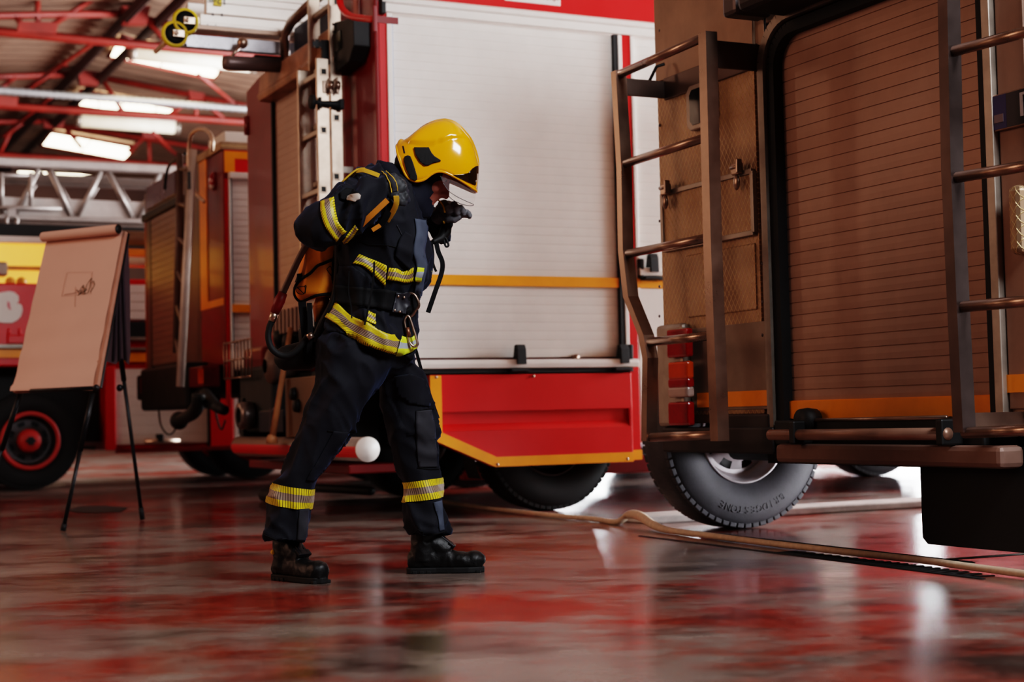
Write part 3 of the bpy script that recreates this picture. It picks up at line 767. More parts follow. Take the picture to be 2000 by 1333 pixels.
# main side shutter
mb = slat_sheet(.10, 1.665, .985, 3.112, .0565, .02, 'y', groove=.003, depth=.0022)
shm = mb.build('roller_shutter', M['white_shutter'], t)
mb = MB(); mb.box(.066, .10, -.01, .03, ZB, 3.115, .003); mb.build('shutter_frame', M['white'], t)
mb = MB(); mb.box(.098, .106, -.004, .026, ZB, 3.10); mb.build('shutter_seal', mat('blue grey edge strip', S(130, 150, 180), .5), t)
mb = MB(); mb.box(1.665, 1.70, -.008, .03, ZB, 3.115, .003); mb.build('shutter_seal', M['rubber'], t)
mb = MB(); mb.box(1.70, 1.728, -.012, .03, ZB, 3.115, .003); mb.build('shutter_frame', M['white'], t)
mb = MB(); mb.box(1.728, 1.795, -.006, .03, .375, 3.118, .003); mb.build('side_post', M['red'], t)
mb = MB(); mb.box(1.795, 1.82, -.012, .03, 1.42, 3.115, .003); mb.build('shutter_frame', M['white'], t)
mb = slat_sheet(1.82, 3.5, 1.52, 3.112, .0565, .02, 'y', groove=.003, depth=.0022); mb.build('roller_shutter', M['white_shutter'], t)
mb = MB(); mb.box(1.795, 3.5, -.006, .03, .42, 1.44, .01); mb.build('lower_panel', M['white'], t)
mb = MB(); mb.box(3.5, 8.0, -.004, .03, .55, 3.118, .01); mb.build('cab_side', M['red'], t)
# reflective line
mb = MB(); a = MT.side(1000, 539); b = MT.side(1000, 559); mb.box(.1, 1.665, .0, .019, b.z, a.z); mb.box(.1, 1.665, .011, .0185, b.z, a.z); mb.build('stripe', M['orange'], t)
mb = MB(); mb.box(1.728, 3.5, -.012, -.004, b.z+.0, a.z); mb.build('stripe', M['orange'], t)
# bottom rails with latches
def rail(x0, x1, z, lat):
    mb = MB(); mb.prism([(-.05, z-.028), (-.055, z), (-.045, z+.024), (0, z+.028), (0, z-.03)], 'x', x0, x1, .004)
    r = mb.build('rail', M['white'], t)
    for px, zz in lat:
        x = px
        mb = MB(); mb.prism([(.0, z+.03), (-.02, z+.115), (-.05, z+.12), (-.066, z+.09), (-.07, z-.005), (-.056, z-.005), (-.05, z+.03)], 'x', x-.03, x+.035, .004)
        mb.prism([(0, z-.03), (-.075, z-.035), (-.075, z-.05), (0, z-.06)], 'x', x-.075, x+.05, .004)
        mb.cyl((x-.03, -.045, z+.095), (x-.036, -.045, z+.095), .008, n=10)
        mb.build('latch', M['rubber'], r)
zr = .945
rail(.12, 1.772, zr, ((MT.side(1010, 700).x, 0), (MT.side(1211, 698).x, 0)))
mb = MB(); mb.box(1.70, 1.735, -.05, 0, zr+.02, zr+.12, .01); mb.build('bumper_stop', M['rubber'], t)
mb = MB(); q = MT.side(1125, 699); mb.cyl((q.x, .02, q.z), (q.x, -.012, q.z), .022, n=14); mb.build('lock', M['steel'], t)
mb = MB(); mb.box(.12, 1.74, -.03, .02, .885, .915, .004); mb.build('lower_seal', M['rubber'], t)
rail(1.80, 3.4, 1.545, ((1.90, 0),)); mb = MB(); mb.box(1.80, 1.835, -.05, 0, 1.50, 1.63, .01); mb.build('bumper_stop', M['rubber'], t); mb = MB(); mb.box(1.82, 3.4, -.03, .02, 1.49, 1.507); mb.build('lower_seal', M['rubber'], t)
# red lower flap with pressed groove and orange edge
p = lambda x, y: (MT.side(x, y).x, MT.side(x, y).z)
z_g1, z_g0 = MT.side(1040, 802).z, MT.side(1040, 832).z
xl = MT.side(836, 740).x; xk = MT.side(963, 912).x; xr_ = 1.722
def left_x(z):  # slanted lower left corner
    zk = .302; za = .43
    return xl if z >= za else xl + (xk-xl)*(za-z)/(za-zk)
zs = MT.side(858, 868).z; zk = .300
xs = MT.side(845, 862).x
outline = [(xl, .878), (xr_, .878), (xr_, zk), (xk, zk), (xl, zk+(xk-xl)*.43)]
mb = MB(); mb.prism(outline, 'y', .006, .04, .003); flap = mb.build('lower_flap', M['red'], t)
gx0, gx1 = xl+.08, MT.side(1226, 820).x
mb = MB(); b_ = bmesh.new()
# raised skin above and below the groove
mb.prism([(xl, .878), (xr_, .878), (xr_, z_g1), (xl, z_g1)], 'y', -.028, .006, .003)
mb.prism([(gx1, z_g1), (xr_, z_g1), (xr_, z_g0-.02), (gx1, z_g0-.02)], 'y', -.028, .006, .002)
mb.prism([(xl, z_g0-.02), (xr_, z_g0-.02), (xr_, zk), (xk, zk), (xl, zk+(xk-xl)*.43)], 'y', -.028, .006, .003)
vs = [(xl, .006, z_g0+.022), (gx1, .006, z_g0+.022), (gx1, -.028, z_g0-.02), (xl, -.028, z_g0-.02)]
mb._take(vs, [(0, 1, 2, 3)])
mb.build('flap_skin', M['red'], flap)
ow = .062
mb = MB(); mb.box(xl, xl+.075, -.034, -.027, .52, .874); mb.prism([(xk, zk), (xr_, zk), (xr_, zk+ow), (xk+.012, zk+ow)], 'y', -.034, -.027); mb.prism([(xl, zk+(xk-xl)*.43), (xk, zk), (xk+.012, zk+ow), (xl, zk+(xk-xl)*.43+ow*1.15)], 'y', -.034, -.027)
mb.build('orange_tape', M['orange'], flap)
mb = MB()
for px, py in ((852, 737), (972, 908), (1226, 897), (1042, 735)):
    q = MT.side(px, py, -.034); mb.sphere((q.x, -.034, q.z), .010, 10, (1, .5, 1))
mb.build('screw', M['steel'], flap)
mb = MB(); mb.box(1.728, 1.80, -.012, -.004, .31, .375); mb.build('orange_tape', M['orange'], t)
# underbody
mb = MB(); mb.box(.35, 8, .25, WM-.25, .62, .97); mb.box(.3, 1.9, .7, 2.0, .45, .7); mb.build('chassis', M['black'], t)
mb = MB(); mb.box(1.7, 7.0, WM-.12, WM-.02, .11, .25, .01); mb.build('far_step', M['red'], t)
wheel(t, 1.20, .23, .46, .30, .24, -1, tyre_mat=M['tyre_dark'], rim_mat=M['hub'])
wheel(t, 1.20, WM-.28, .46, .30, .24, -1, tyre_mat=M['tyre_dark'])
wheel(t, 5.0, .23, .46, .30, .24, -1)
q = MT.side(1715, 942, WM-.4); wheel(t, max(3.2, q.x), WM-.28, .46, .30, .24, -1)
mb = MB(); mb.cyl((1.2, .3, .46), (1.2, WM-.3, .46), .07); mb.build('axle', M['black'], t)
for y in (.15, 1.0):
    mb = MB(); pts = arc((1.20, y, .46), .56, 150, 205, 10); wv = .16
    mb._take([v+Vector((0, -wv*.2, 0)) for v in pts]+[v+Vector((0, wv, 0)) for v in pts], [(i, i+1, len(pts)+i+1, len(pts)+i) for i in range(len(pts)-1)], True)
    mb.build('mudguard', M['rubber'], t, recalc=False)
# ------------------------------------------------ rear face
mb = MB(); mb.box(-.01, .03, .0, .66, .95, 3.42, .01); mb.build('rear_post', M['red_shaded'], t)
z_t = MT.rear(490, 150).z
mb = MB(); mb.prism([(2.12, 1.0), (WM, 1.0), (WM, z_t-.1), (2.42, 3.20), (2.12, 3.20)], 'x', -.01, .03, .006); mb.build('rear_post', M['red_shaded'], t)
q0 = MT.rear(484, 235); mb = MB(); mb.cyl((-.012, WM-.03, q0.z-.12), (-.012, WM-.03, q0.z+.02), .03, n=12); mb.build('marker_lamp', M['red_shaded'], t)
y0, y1 = .64, 2.09
mb = slat_sheet(y0, y1, 1.0, 2.98, .056, .01, 'x', groove=.0025, depth=.0015); mb.build('roller_shutter', M['grey_shutter'], t)
mb = MB(); mb.box(-.015, .03, 2.085, 2.115, .97, 2.98); mb.build('shutter_seal', M['rubber'], t)
zt0 = MT.rear(532, 165, -.1).z
mb = MB(); mb.prism([(-.03, 2.95), (-.10, 2.955), (-.115, 2.99), (-.10, 3.02), (-.09, 3.14), (-.03, 3.19), (.02, 3.19), (.02, 2.95)], 'y', .62, 2.13, .006); mb.build('shutter_housing', mat('scuffed brown housing', S(196, 150, 122), .5, .1, var=.25, vscale=5), t)
# roof rim and rails above the rear
mb = MB(); mb.box(.02, .1, .5, 1.66, 3.19, 3.40, .01); mb.build('roof_edge', mat('dark navy roof edge', S(30, 30, 52), .5), t)
mb = MB(); mb.tube([(-.05, 1.65, 3.16), (-.05, 1.65, 3.34), (-.05, 1.5, 3.40), (-.05, .8, 3.44)], .035, 8); mb.build('roof_rail', M['steel'], t)
# boxed aluminium rear ladder: an upper flight at the right, a lower flight hung beside it
LX = -.16
YR = MT.rear(669, 200, -.075).y
def flight(name, y0, x0, x1, ztop, zbot, rung_py, left_off, sock_px):
    mb = MB(); mb.box(x0, x1, y0, y0+.026, zbot, ztop, .004); o = mb.build(name, M['alu'], t)
    mb = MB(); mb.box(x0, x1, y0+left_off, y0+left_off+.026, zbot, ztop, .004); mb.build('stile', M['alu'], o)
    for py in rung_py:
        q = MT.side(sock_px, py, y0); mb = MB(); mb.box(q.x-.02, q.x+.02, y0+.02, y0+left_off+.01, q.z-.018, q.z+.018, .006); mb.build('rung', M['alu_dull'], o)
        mb = MB(); mb.box(q.x-.024, q.x+.024, y0-.004, y0+.004, q.z-.024, q.z+.024, .006); mb.build('rung_socket', M['alu'], o)
        mb = MB(); mb.box(q.x-.016, q.x+.016, y0-.0065, y0-.003, q.z-.017, q.z+.017, .004); mb.build('socket_hole', M['black'], o)
    return o
zz = lambda px, py: MT.side(px, py, YR).z
up = flight('rear_ladder', YR, MT.side(646, 200, YR).x, -.075, zz(655, -40), zz(660, 560), (4, 117, 230, 345, 460), .40, 657)
lo = flight('rear_ladder', YR-.004, MT.side(619, 200, YR).x, MT.side(643, 200, YR).x, zz(630, 114), zz(630, 700), (140, 254, 370, 480, 590), .37, 632)
for zb_ in (1.2, 2.2, 3.05):
    mb = MB(); mb.box(-.09, 0, YR+.002, YR+.024, zb_-.02, zb_+.02); mb.box(-.09, 0, YR+.402, YR+.424, zb_-.02, zb_+.02); mb.build('ladder_bracket', M['alu_dull'], up)
def sp_(px, py, dy=0.0): return MT.side(px, py, YR+dy)
q0, q1 = sp_(609, 76, .2), sp_(643, 112, .2)
mb = MB(); a, b_ = sp_(610, 76, .05), sp_(644, 96, .05); mb.box(a.x, b_.x, YR+.05, YR+.06, b_.z, a.z, .006); mb.box(b_.x-.05, b_.x, YR+.045, YR+.08, b_.z-.1, a.z, .004); br = mb.build('hinge_plate', M['black'], up)
mb = MB()
for px, py in ((614, 79), (625, 80), (614, 92), (625, 93)): mb.sphere(sp_(px, py, .048), .007, 8)
mb.build('bolt', M['steel'], br)
mb = MB()
for px, py in ((651, 47), (664, 48), (652, 62), (665, 63)): mb.sphere(sp_(px, py, -.002), .008, 8)
mb.build('rivet', M['hub'], up)
a, b_ = sp_(629, 158), sp_(662, 184); mb = MB(); mb.box(a.x, b_.x, YR-.012, YR-.004, b_.z, a.z, .003)
for px in (640, 653):
    c_ = sp_(px, 170); mb.box(c_.x-.006, c_.x+.006, YR-.06, YR-.01, c_.z-.045, c_.z+.05, .003); mb.cyl((c_.x-.012, YR-.045, c_.z), (c_.x+.016, YR-.045, c_.z), .03, n=16)
mb.build('catch', M['steel'], lo)
q1, q2, q3 = sp_(610, 199, -.03), sp_(625, 201, -.03), sp_(664, 205, -.03)
mb = MB(); mb.tube([q1-Vector((.012, 0, 0)), q1+Vector((.012, 0, 0))], [.044, .046], 14); mb.tube([q1, q2, q2.lerp(q3, .7), q3], [.012, .014, .022, .028], 8); mb.tube([q2-Vector((0, 0, .035)), q2+Vector((0, 0, .035))], .012, 8); mb.box(q3.x-.01, q3.x+.02, YR-.06, YR, q3.z-.03, q3.z+.035, .006); mb.build('rubber_latch', M['rubber'], lo)
# work lamp and red grab handle
q, q2 = MT.rear(672, 55, -.05), MT.rear(712, 112, -.05)
mb = MB(); mb.prism([(q.y, q.z+.03), (q2.y+.0, q.z-.02), (q2.y, q2.z+.07), (q2.y+.09, q2.z-.01), (q.y+.06, q2.z-.03), (q.y+.06, q.z+.03)], 'x', -.12, -.01, .006); wl = mb.build('work_lamp', M['black'], t)
mb = MB(); mb.box(-.126, -.12, q.y-.14, q.y+.01, q.z-.17, q.z-.05, .004); mb.build('lens', mat('dark lamp glass', S(40, 44, 42), .15), wl)
pts = [(663, -12), (664, 4), (668, 16), (678, 27), (690, 33), (710, 36), (732, 38)]
mb = MB(); mb.tube(smooth_path([MT.rear(*p, -.14) for p in pts], 4), .021, 12); gh = mb.build('grab_handle', M['red'], t)
q = MT.rear(733, 38, -.14); mb = MB(); mb.box(-.16, -.135, q.y-.02, q.y+.0, q.z-.08, q.z+.08, .006); mb.box(-.15, 0, q.y-.015, q.y-.005, q.z-.02, q.z+.02); mb.build('mounting_plate', M['red_shaded'], gh)
q = MT.rear(694, 30, -.02); mb = MB(); mb.prism([(q.y+.03, q.z-.14), (q.y+.03, q.z+.16), (q.y-.06, q.z+.2), (q.y-.06, q.z-.02)], 'x', -.02, -.012); mb.build('label_patch', mat('pale pink patch', S(214, 150, 140), .6), t)
# ------------------------------------------------ lower rear: hazard panel, fittings, tube bumper
a, b = MT.rear(490, 690, -.02), MT.rear(540, 735, -.02)
hz = MB(); hz.box(-.02, 0, b.y-.1, a.y, b.z, a.z-.0, .004); hzo = hz.build('hazard_panel', M['red'], t)
for k in range(3):
    y = b.y-.05+k*.17; mb = MB(); mb.prism([(y, b.z), (y+.09, b.z), (y+.02, a.z), (y-.07, a.z)], 'x', -.024, -.0195); mb.build('stripe', mat('orange hazard stripe', S(206, 112, 20), .4), hzo)
a, b = MT.rear(470, 748, -.1), MT.rear(560, 850, -.1)
mb = MB(); mb.box(-.05, .5, .9, 2.9, .62, .95, .02); mb.box(-.2, .1, b.y, a.y-.3, b.z+.02, a.z+.1, .03); dkb = mb.build('rear_valance', M['black'], t)
a, b = MT.rear(508, 803, -.22), MT.rear(556, 845, -.22)
mb = MB(); mb.box(-.23, -.2, b.y, a.y, b.z, a.z, .006); np_ = mb.build('number_plate', M['blue_dark'], t)
me = text_mesh('JC', .16, .001); mb = MB(); mb.mesh(me, Matrix.Translation((-.232, (a.y+b.y)/2-.05, (a.z+b.z)/2+.03)) @ RTXT); mb.build('lettering', mat('dim plate letters', S(92, 80, 88), .6), np_)
a, b = MT.rear(556, 740, -.26), MT.rear(625, 856, -.26)
mb = MB(); mb.box(-.26, -.23, b.y-.15, a.y, b.z, a.z, .006); tb = mb.build('tan_panel', M['tan'], t)
for px, py in ((576, 770), (583, 793)):
    q = MT.rear(px, py, -.26); mb = MB(); mb.cyl(q, q+Vector((-.03, 0, 0)), .045, .038, 14); mb.build('knob', M['black'], tb)
q = MT.rear(543, 716, -.15); mb = MB()
mb.lathe([(.05, -.16), (.12, -.13), (.125, -.11), (.09, -.03), (.07, .05), (.07, .2)], 'x', (-.1, q.y-.05, q.z), 24); mb.build('suction_inlet', M['grey_tube'], t)
q = MT.rear(482, 812, -.25); mb = MB(); mb.lathe([(.055, -.09), (.09, -.09), (.1, -.06), (.1, 0), (.07, .02), (.06, .15)], 'x', (-.22, q.y, q.z), 28); hc = mb.build('hose_coupling', mat('coupling metal', S(128, 116, 112), .35, .7), t)
mb = MB(); mb.lathe([(.001, -.05), (.055, -.05), (.055, -.09)], 'x', (-.22, q.y, q.z), 20); mb.lathe([(.001, -.08), (.02, -.075), (.022, -.04)], 'x', (-.22, q.y, q.z), 12); mb.build('socket', M['black'], hc)
q1 = MT.rear(452, 803, -.15); mb = MB(); mb.tube([q+Vector((.05, .02, 0)), q+Vector((.1, .2, .02)), q1+Vector((.1, 0, .03))], [.055, .06, .05], 10); mb.build('pipe', M['black'], hc)
# wire basket
bk = MB(); a, b = MT.rear(450, 672, -.2), MT.rear(505, 735, -.2)
for k in range(9):
    y = a.y+(b.y-a.y)*k/8; bk.tube([(-.25, y, b.z), (-.25, y, a.z+.01)], .006, 5)
for z in (b.z, (a.z+b.z)/2, a.z): bk.tube([(-.25, a.y, z), (-.25, b.y, z)], .007, 5)
bk.build('wire_guard', M['steel'], t)
mb = MB(); a, b = MT.rear(478, 682, -.15), MT.rear(515, 750, -.15); mb.box(-.16, -.05, b.y, a.y, b.z-.05, a.z, .03); mb.build('red_box', M['red_shaded'], t)
# valve block hidden behind the firefighter
mb = MB(); a, b = MT.rear(545, 610, -.1), MT.rear(588, 648, -.1)
mb.box(-.14, -.02, b.y-.2, a.y, b.z, a.z, .01)
for k in range(9):
    y = b.y-.2+(a.y-b.y+.2)*k/8; mb.box(-.15, -.14, y-.01, y+.01, b.z, a.z)
mb.build('vent_box', mat('grey vent box', S(150, 128, 118), .5), t)
mb = MB(); a = MT.rear(550, 665, -.12)
for k, (px, py) in enumerate(((548, 660), (566, 668), (548, 690), (560, 700))):
    v = MT.rear(px, py, -.12); mb.lathe([(.001, -.05), (.05, -.04), (.055, 0), (.03, .05), (.03, .1)], 'x', v, 14)
mb.box(-.08, -.01, .6, a.y+.15, 1.02, 1.3, .01)
mb.build('valve_block', M['black'], t)
# tubular bumper with its white end cap
TZ = .44; TX = -.22; ya = MT.rear(717, 875, TX).y; yb = MT.rear(470, 868, TX).y
mb = MB(); mb.cyl((TX, ya, TZ), (TX, yb, TZ), .071, n=32); tbm = mb.build('tube_bumper', mat('grey brown tube', S(150, 128, 116), .4), t)
mb = MB(); n = 24
pts = [(math.radians(x)) for x in range(165, 222, 4)]
mb._take([(TX+.0725*math.cos(a_), ya, TZ+.0725*math.sin(a_)) for a_ in pts]+[(TX+.0725*math.cos(a_), yb, TZ+.0725*math.sin(a_)) for a_ in pts], [(i, i+1, len(pts)+i+1, len(pts)+i) for i in range(len(pts)-1)], True)
mb.build('red_band', M['red'], tbm, recalc=False)
mb = MB(); mb.cyl((TX, ya, TZ), (TX, ya-.012, TZ), .074, n=40); mb.build('end_cap', M['white'], tbm)
mb = MB(); mb.cyl((TX, yb+.02, TZ), (TX, yb, TZ), .07, .072, n=32); mb.build('end_cap', M['red_shaded'], tbm)
for y in (.9, 2.3):
    mb = MB(); mb.box(TX, .5, y-.04, y+.04, TZ-.03, TZ+.35, .01); mb.build('bracket', M['black'], tbm)
mb = MB(); mb.box(-.05, .35, .5, 2.7, .27, .33, .01); mb.build('red_beam', M['red_shaded'], tbm)
a = MT.rear(455, 945, .2); mb = MB(); mb.tube([(.2, 2.9, .12), (.25, .9, .14)], .03, 8); mb.tube([(.1, 2.8, .05), (.1, 2.3, .06)], .05, 8); 
o = mb.build('tow_bar', M['black'], t)
# wooden pole leaning on the tubular bumper
q0, q1 = MT.rear(531, 861, TX-.13), MT.rear(568, 640, -.24)
mb = MB(); mb.tube([q0, q0.lerp(q1, .5), q1], [.024, .02, .018], 10); wp = mb.build('wooden_pole', M['wood'], None)
wp.location = MT.o; wp.rotation_euler = (0, 0, YAW)
tag(wp, 'orange brown wooden pole leaning at the rear of the middle engine', 'pole')
mb = MB(); mb.lathe([(.012, -.02), (.04, -.02), (.036, .02), (.024, .04)], 'z', q0, 12); mb.build('foot', M['wood'], wp)
# extension ladder lying on the roof with its rollers
ex0 = MT.rear(330, 60, -.1)
E0 = MT.side(380, 60, 1.9)
el = thing('extension_ladder', 'aluminium extension ladder on the roof of the middle engine, yellow rollers', 'ladder', MT.o, YAW)
YL = 1.75
def lbox(mb, p0, p1, y0, y1, bev=.004):
    a, b = MT.side(*p0, YL), MT.side(*p1, YL); mb.box(a.x, b.x, y0, y1, a.z, b.z, bev)
def sbeam(nm, x_px, top, bot, m, y0=YL, y1=YL+.06, x1=3.5, ribs=()):
    a, b = MT.side(x_px, top, YL), MT.side(x_px, bot, YL)
    mb = MB(); mb.box(a.x, x1, y0, y1, b.z, a.z, .006); 
    for f_ in ribs:
        z = b.z+(a.z-b.z)*f_; mb.box(a.x, x1, y0-.012, y0, z-.012, z+.012, .003)
    return mb.build(nm, m, el)
bm_alu = mat('bright aluminium', S(238, 228, 218), .38, .35, var=.05)
sbeam('upper_stile', 402, -30, 26, bm_alu, ribs=(.45, .7))
sbeam('upper_stile', 402, -30, 26, bm_alu, YL+.5, YL+.56)
sbeam('middle_stile', 388, 28, 52, bm_alu, YL-.03, YL+.05, ribs=(.15,))
sbeam('flange', 371, 50, 60, mat('brown aluminium flange', S(170, 140, 122), .4, .5), YL-.06, YL+.08)
sbeam('lower_stile', 348, 64, 90, mat('grey aluminium', S(190, 186, 190), .3, .6, var=.15), YL, YL+.06)
sbeam('end_block', 371, 32, 56, M['alu'], YL-.02, YL+.07, x1=MT.side(390, 40, YL).x)
for px, py in ((362, 42), (341, 67)):
    v = MT.side(px, py, YL-.05)
    mb = MB(); mb.lathe([(.072, -.022), (.088, -.022), (.093, 0), (.088, .022), (.072, .022)], 'y', (v.x, YL-.05, v.z), 40); ro = mb.build('roller', M['yellow'], el)
    mb = MB(); mb.lathe([(.001, -.012), (.074, -.012), (.074, .012), (.001, .012)], 'y', (v.x, YL-.05, v.z), 32); mb.build('roller_core', M['black'], ro)
    mb = MB(); mb.cyl((v.x, YL-.1, v.z), (v.x, YL+.5, v.z), .018, n=12); mb.box(v.x-.02, v.x+.06, YL-.09, YL-.07, v.z-.025, v.z+.025, .004); mb.build('axle', M['alu'], ro)
mb = MB()
for px, py in ((405, 48), (421, 49), (416, 28), (434, 29), (363, 70), (363, 87)): v = MT.side(px, py, YL-.036); mb.sphere((v.x, v.y+.002, v.z), .01, 8)
mb.build('bolt', M['hub'], el)
a, b = MT.side(417, -8, YL-.014), MT.side(433, 12, YL-.014)
mb = MB(); mb.box(a.x, b.x, YL-.018, YL-.011, b.z, a.z+.02); st = mb.build('sticker', M['yellow'], el)
me = text_mesh('12m', .075, .001); mb = MB(); mb.mesh(me, Matrix.Translation(((a.x+b.x)/2, YL-.0195, (a.z+b.z)/2+.005)) @ STXT @ Matrix.Rotation(math.pi, 4, 'Z')); mb.build('lettering', M['text_black'], st)
for k in range(10):
    x = .2+k*.32; mb = MB(); z = MT.side(402, 40, YL).z; mb.cyl((x, YL+.05, z), (x, YL+.51, z), .018, n=8); mb.build('rung', M['alu'], el)
# support arm and knob under the ladder
arm = MB(); v0, v1 = MT.side(436, 122, YL-.1), MT.side(545, 128, YL-.1)
arm.tube([(v0.x, YL-.1, v0.z), (v0.x+.04, YL-.1, v0.z), (v1.x, YL-.1, v1.z-.0)], [.045, .052, .05], 14)
ao = arm.build('ladder_support', mat('dark grey cradle', S(112, 92, 88), .4, .4), t)
w0, w1 = MT.side(447, 117, YL-.12), MT.side(474, 84, YL-.12)
mb = MB(); mb.tube([w0, w1], .012, 8); mb.sphere(w1, .04, 14); mb.build('lever', M['steel'], ao)
mb = MB(); a, b = MT.side(490, 100, YL), MT.side(560, 118, YL); mb.box(a.x, .5, YL-.1, YL+.3, b.z, a.z-.05, .01); mb.build('cradle_block', M['black'], ao)
# ============================================ smaller engine behind, at the left of the middle one
r0 = P(442, 600, 12.8); TT = Frame(r0)
t = thing('fire_truck', 'red engine with hooped rear ladder, parked behind the middle engine', 'fire truck', TT.o, YAW)
R_ = lambda px, py, x=0.0: TT.rear(px, py, x)
S_ = lambda px, py, y=0.0: TT.side(px, py, y)
zb = R_(425, 715).z; zt = R_(425, 300).z; WT = R_(287, 600).y
zg = S_(460, 350).z
mb = MB(); mb.box(.04, 6.5, .04, WT, zb, zt, .02); mb.build('body', M['red_shaded'], t)
mb = MB(); mb.box(.8, 6.5, .3, WT-.3, .5, zb); mb.build('chassis', M['black'], t)
# right part of the rear: red with an orange border and a tail lamp
yl = R_(393, 500).y
mb = MB(); mb.box(-.01, .05, 0, yl, zb, zt, .01); mb.build('rear_panel', M['red_shaded'], t)
yo0, yo1 = R_(394, 450).y, R_(408, 450).y
zo0, zo1 = R_(425, 600).z, R_(425, 586).z
mb = MB(); mb.box(-.018, -.008, yo1, yo0, zo0, zt); mb.build('orange_tape', M['orange'], t)
mb = MB(); mb.box(-.018, -.008, .02, yo1, zo0, zo1); mb.build('orange_tape', M['orange'], t)
q = R_(417, 354, -.02); mb = MB(); mb.sphere((-.02, q.y, q.z), .08, 18, (.5, .62, 1.0)); tl = mb.build('tail_lamp', M['lens_red'], t)
mb = MB(); mb.sphere((-.03, q.y-.005, q.z-.045), .045, 14, (.6, .8, .7)); mb.build('lens', M['lens_white'], tl)
mb = MB(); mb.box(-.03, 6.5, -.005, yl, zt, zt+.07, .01); mb.build('roof_edge', M['tread'], t)
a, b = S_(438, 256, .2), S_(490, 300, .2); mb = MB(); mb.box(a.x, 2.0, .2, .7, zt+.05, a.z, .01); mb.build('roof_box', M['white'], t)
# side: red post, white frame, shutter, orange top border
mb = MB(); x1 = S_(449, 600).x; mb.box(0, x1, -.006, .05, zb-.35, zg, .006); mb.build('corner_post', M['red'], t)
x2 = S_(453, 600).x
mb = MB(); mb.box(x1, x2, -.012, .05, zb-.1, zg, .004); mb.build('shutter_frame', M['white'], t)
mb = MB(); mb.box(x2, x2+.012, -.008, .05, zb, zg); mb.build('shutter_seal', M['rubber'], t)
mb = slat_sheet(x2+.012, 1.6, zb-.05, zg, .056, .01, 'y', groove=.006, depth=.005); mb.build('roller_shutter', M['white_shutter'], t)
mb = MB(); mb.box(x1, 1.6, -.05, .02, zg, zg+.05, .006); mb.build('gutter', M['white'], t)
a = S_(455, 600); b = S_(455, 608); mb = MB(); mb.box(x2, 1.6, -.012, .005, b.z-.01, a.z+.02); mb.build('stripe', M['orange'], t)
mb = MB(); mb.box(0, 6.5, -.004, .05, zg+.05, zt, .006); mb.build('upper_side', M['red'], t)
xo = S_(458, 330).x
mb = MB(); mb.box(0, xo, -.012, -.004, zg+.05, zt-.01); mb.build('orange_tape', M['orange'], t)
mb = MB(); mb.box(xo, 3, -.012, -.004, zt-.07, zt-.01); mb.build('orange_tape', M['orange'], t)
mb = MB(); mb.cyl((x2, -.04, zb), (1.6, -.04, zb), .04, n=12); mb.build('rail', M['white'], t)
# rear doors in shadow
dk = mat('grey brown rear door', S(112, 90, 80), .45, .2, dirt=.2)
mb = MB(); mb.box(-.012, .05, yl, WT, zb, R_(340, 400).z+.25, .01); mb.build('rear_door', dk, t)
ya, yb_ = R_(362, 500).y, R_(302, 500).y
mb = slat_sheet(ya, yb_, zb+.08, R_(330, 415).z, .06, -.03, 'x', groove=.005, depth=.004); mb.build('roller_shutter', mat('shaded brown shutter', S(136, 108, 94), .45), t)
mb = MB(); mb.box(-.03, .02, yb_, yb_+.05, zb+.05, R_(330, 410).z); mb.build('shutter_seal', M['rubber'], t)
mb = MB(); zq = R_(330, 412).z; mb.box(-.045, .02, ya, WT, zq, zq+.07, .01); mb.build('lintel', M['black'], t)
mb = MB(); mb.box(-.03, .03, ya+.2, WT-.15, zq+.1, zq+.32, .01); mb.build('window', mat('maroon tinted panel', S(90, 34, 32), .25), t)
mb = MB(); mb.box(-.014, .03, WT-.07, WT+.01, zb-.05, R_(300, 420).z, .01); mb.build('edge_post', mat('rusty orange edge', S(150, 62, 28), .5), t)
# rear ladder with a hoop at the top
lt = MB(); p0, p1 = R_(377, 292, -.22), R_(352, 756, -.40); lt.tube([p0, p1], .035, 6, flat=.6); ldr = lt.build('rear_ladder', mat('pale aluminium', S(212, 196, 184), .4, .3), t)
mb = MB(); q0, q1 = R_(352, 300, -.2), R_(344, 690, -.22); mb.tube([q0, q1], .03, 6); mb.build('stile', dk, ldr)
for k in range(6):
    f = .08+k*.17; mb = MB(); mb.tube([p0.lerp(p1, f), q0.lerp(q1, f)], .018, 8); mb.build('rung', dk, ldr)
hp = [(398, 394), (380, 375), (368, 358), (368, 330), (370, 280), (375, 262), (386, 253), (400, 253), (411, 262), (415, 276), (414, 296)]
mb = MB(); mb.tube(smooth_path([R_(*p, -.15) for p in hp], 4), .016, 10); mb.build('hoop', M['alu'], ldr)
a, b = R_(359, 480, -.3), R_(366, 505, -.3); mb = MB(); q = R_(371, 348, -.27); mb.box(q.x-.02, q.x, q.y-.025, q.y+.02, q.z-.09, q.z+.05); mb.build('sticker', M['text_black'], ldr)
gr = MB(); gr.tube(smooth_path([R_(*p, -.1) for p in [(322, 370), (325, 340), (333, 320), (352, 306), (362, 300)]], 3), .014, 8); gr.build('grab_rail', M['black_metal'], t)
mb = MB(); mb.box(0, .1, .5, WT-.35, zt-.02, zt+.06, .01); mb.build('roof_locker', mat('dark navy roof edge', S(30, 30, 52), .5), t)
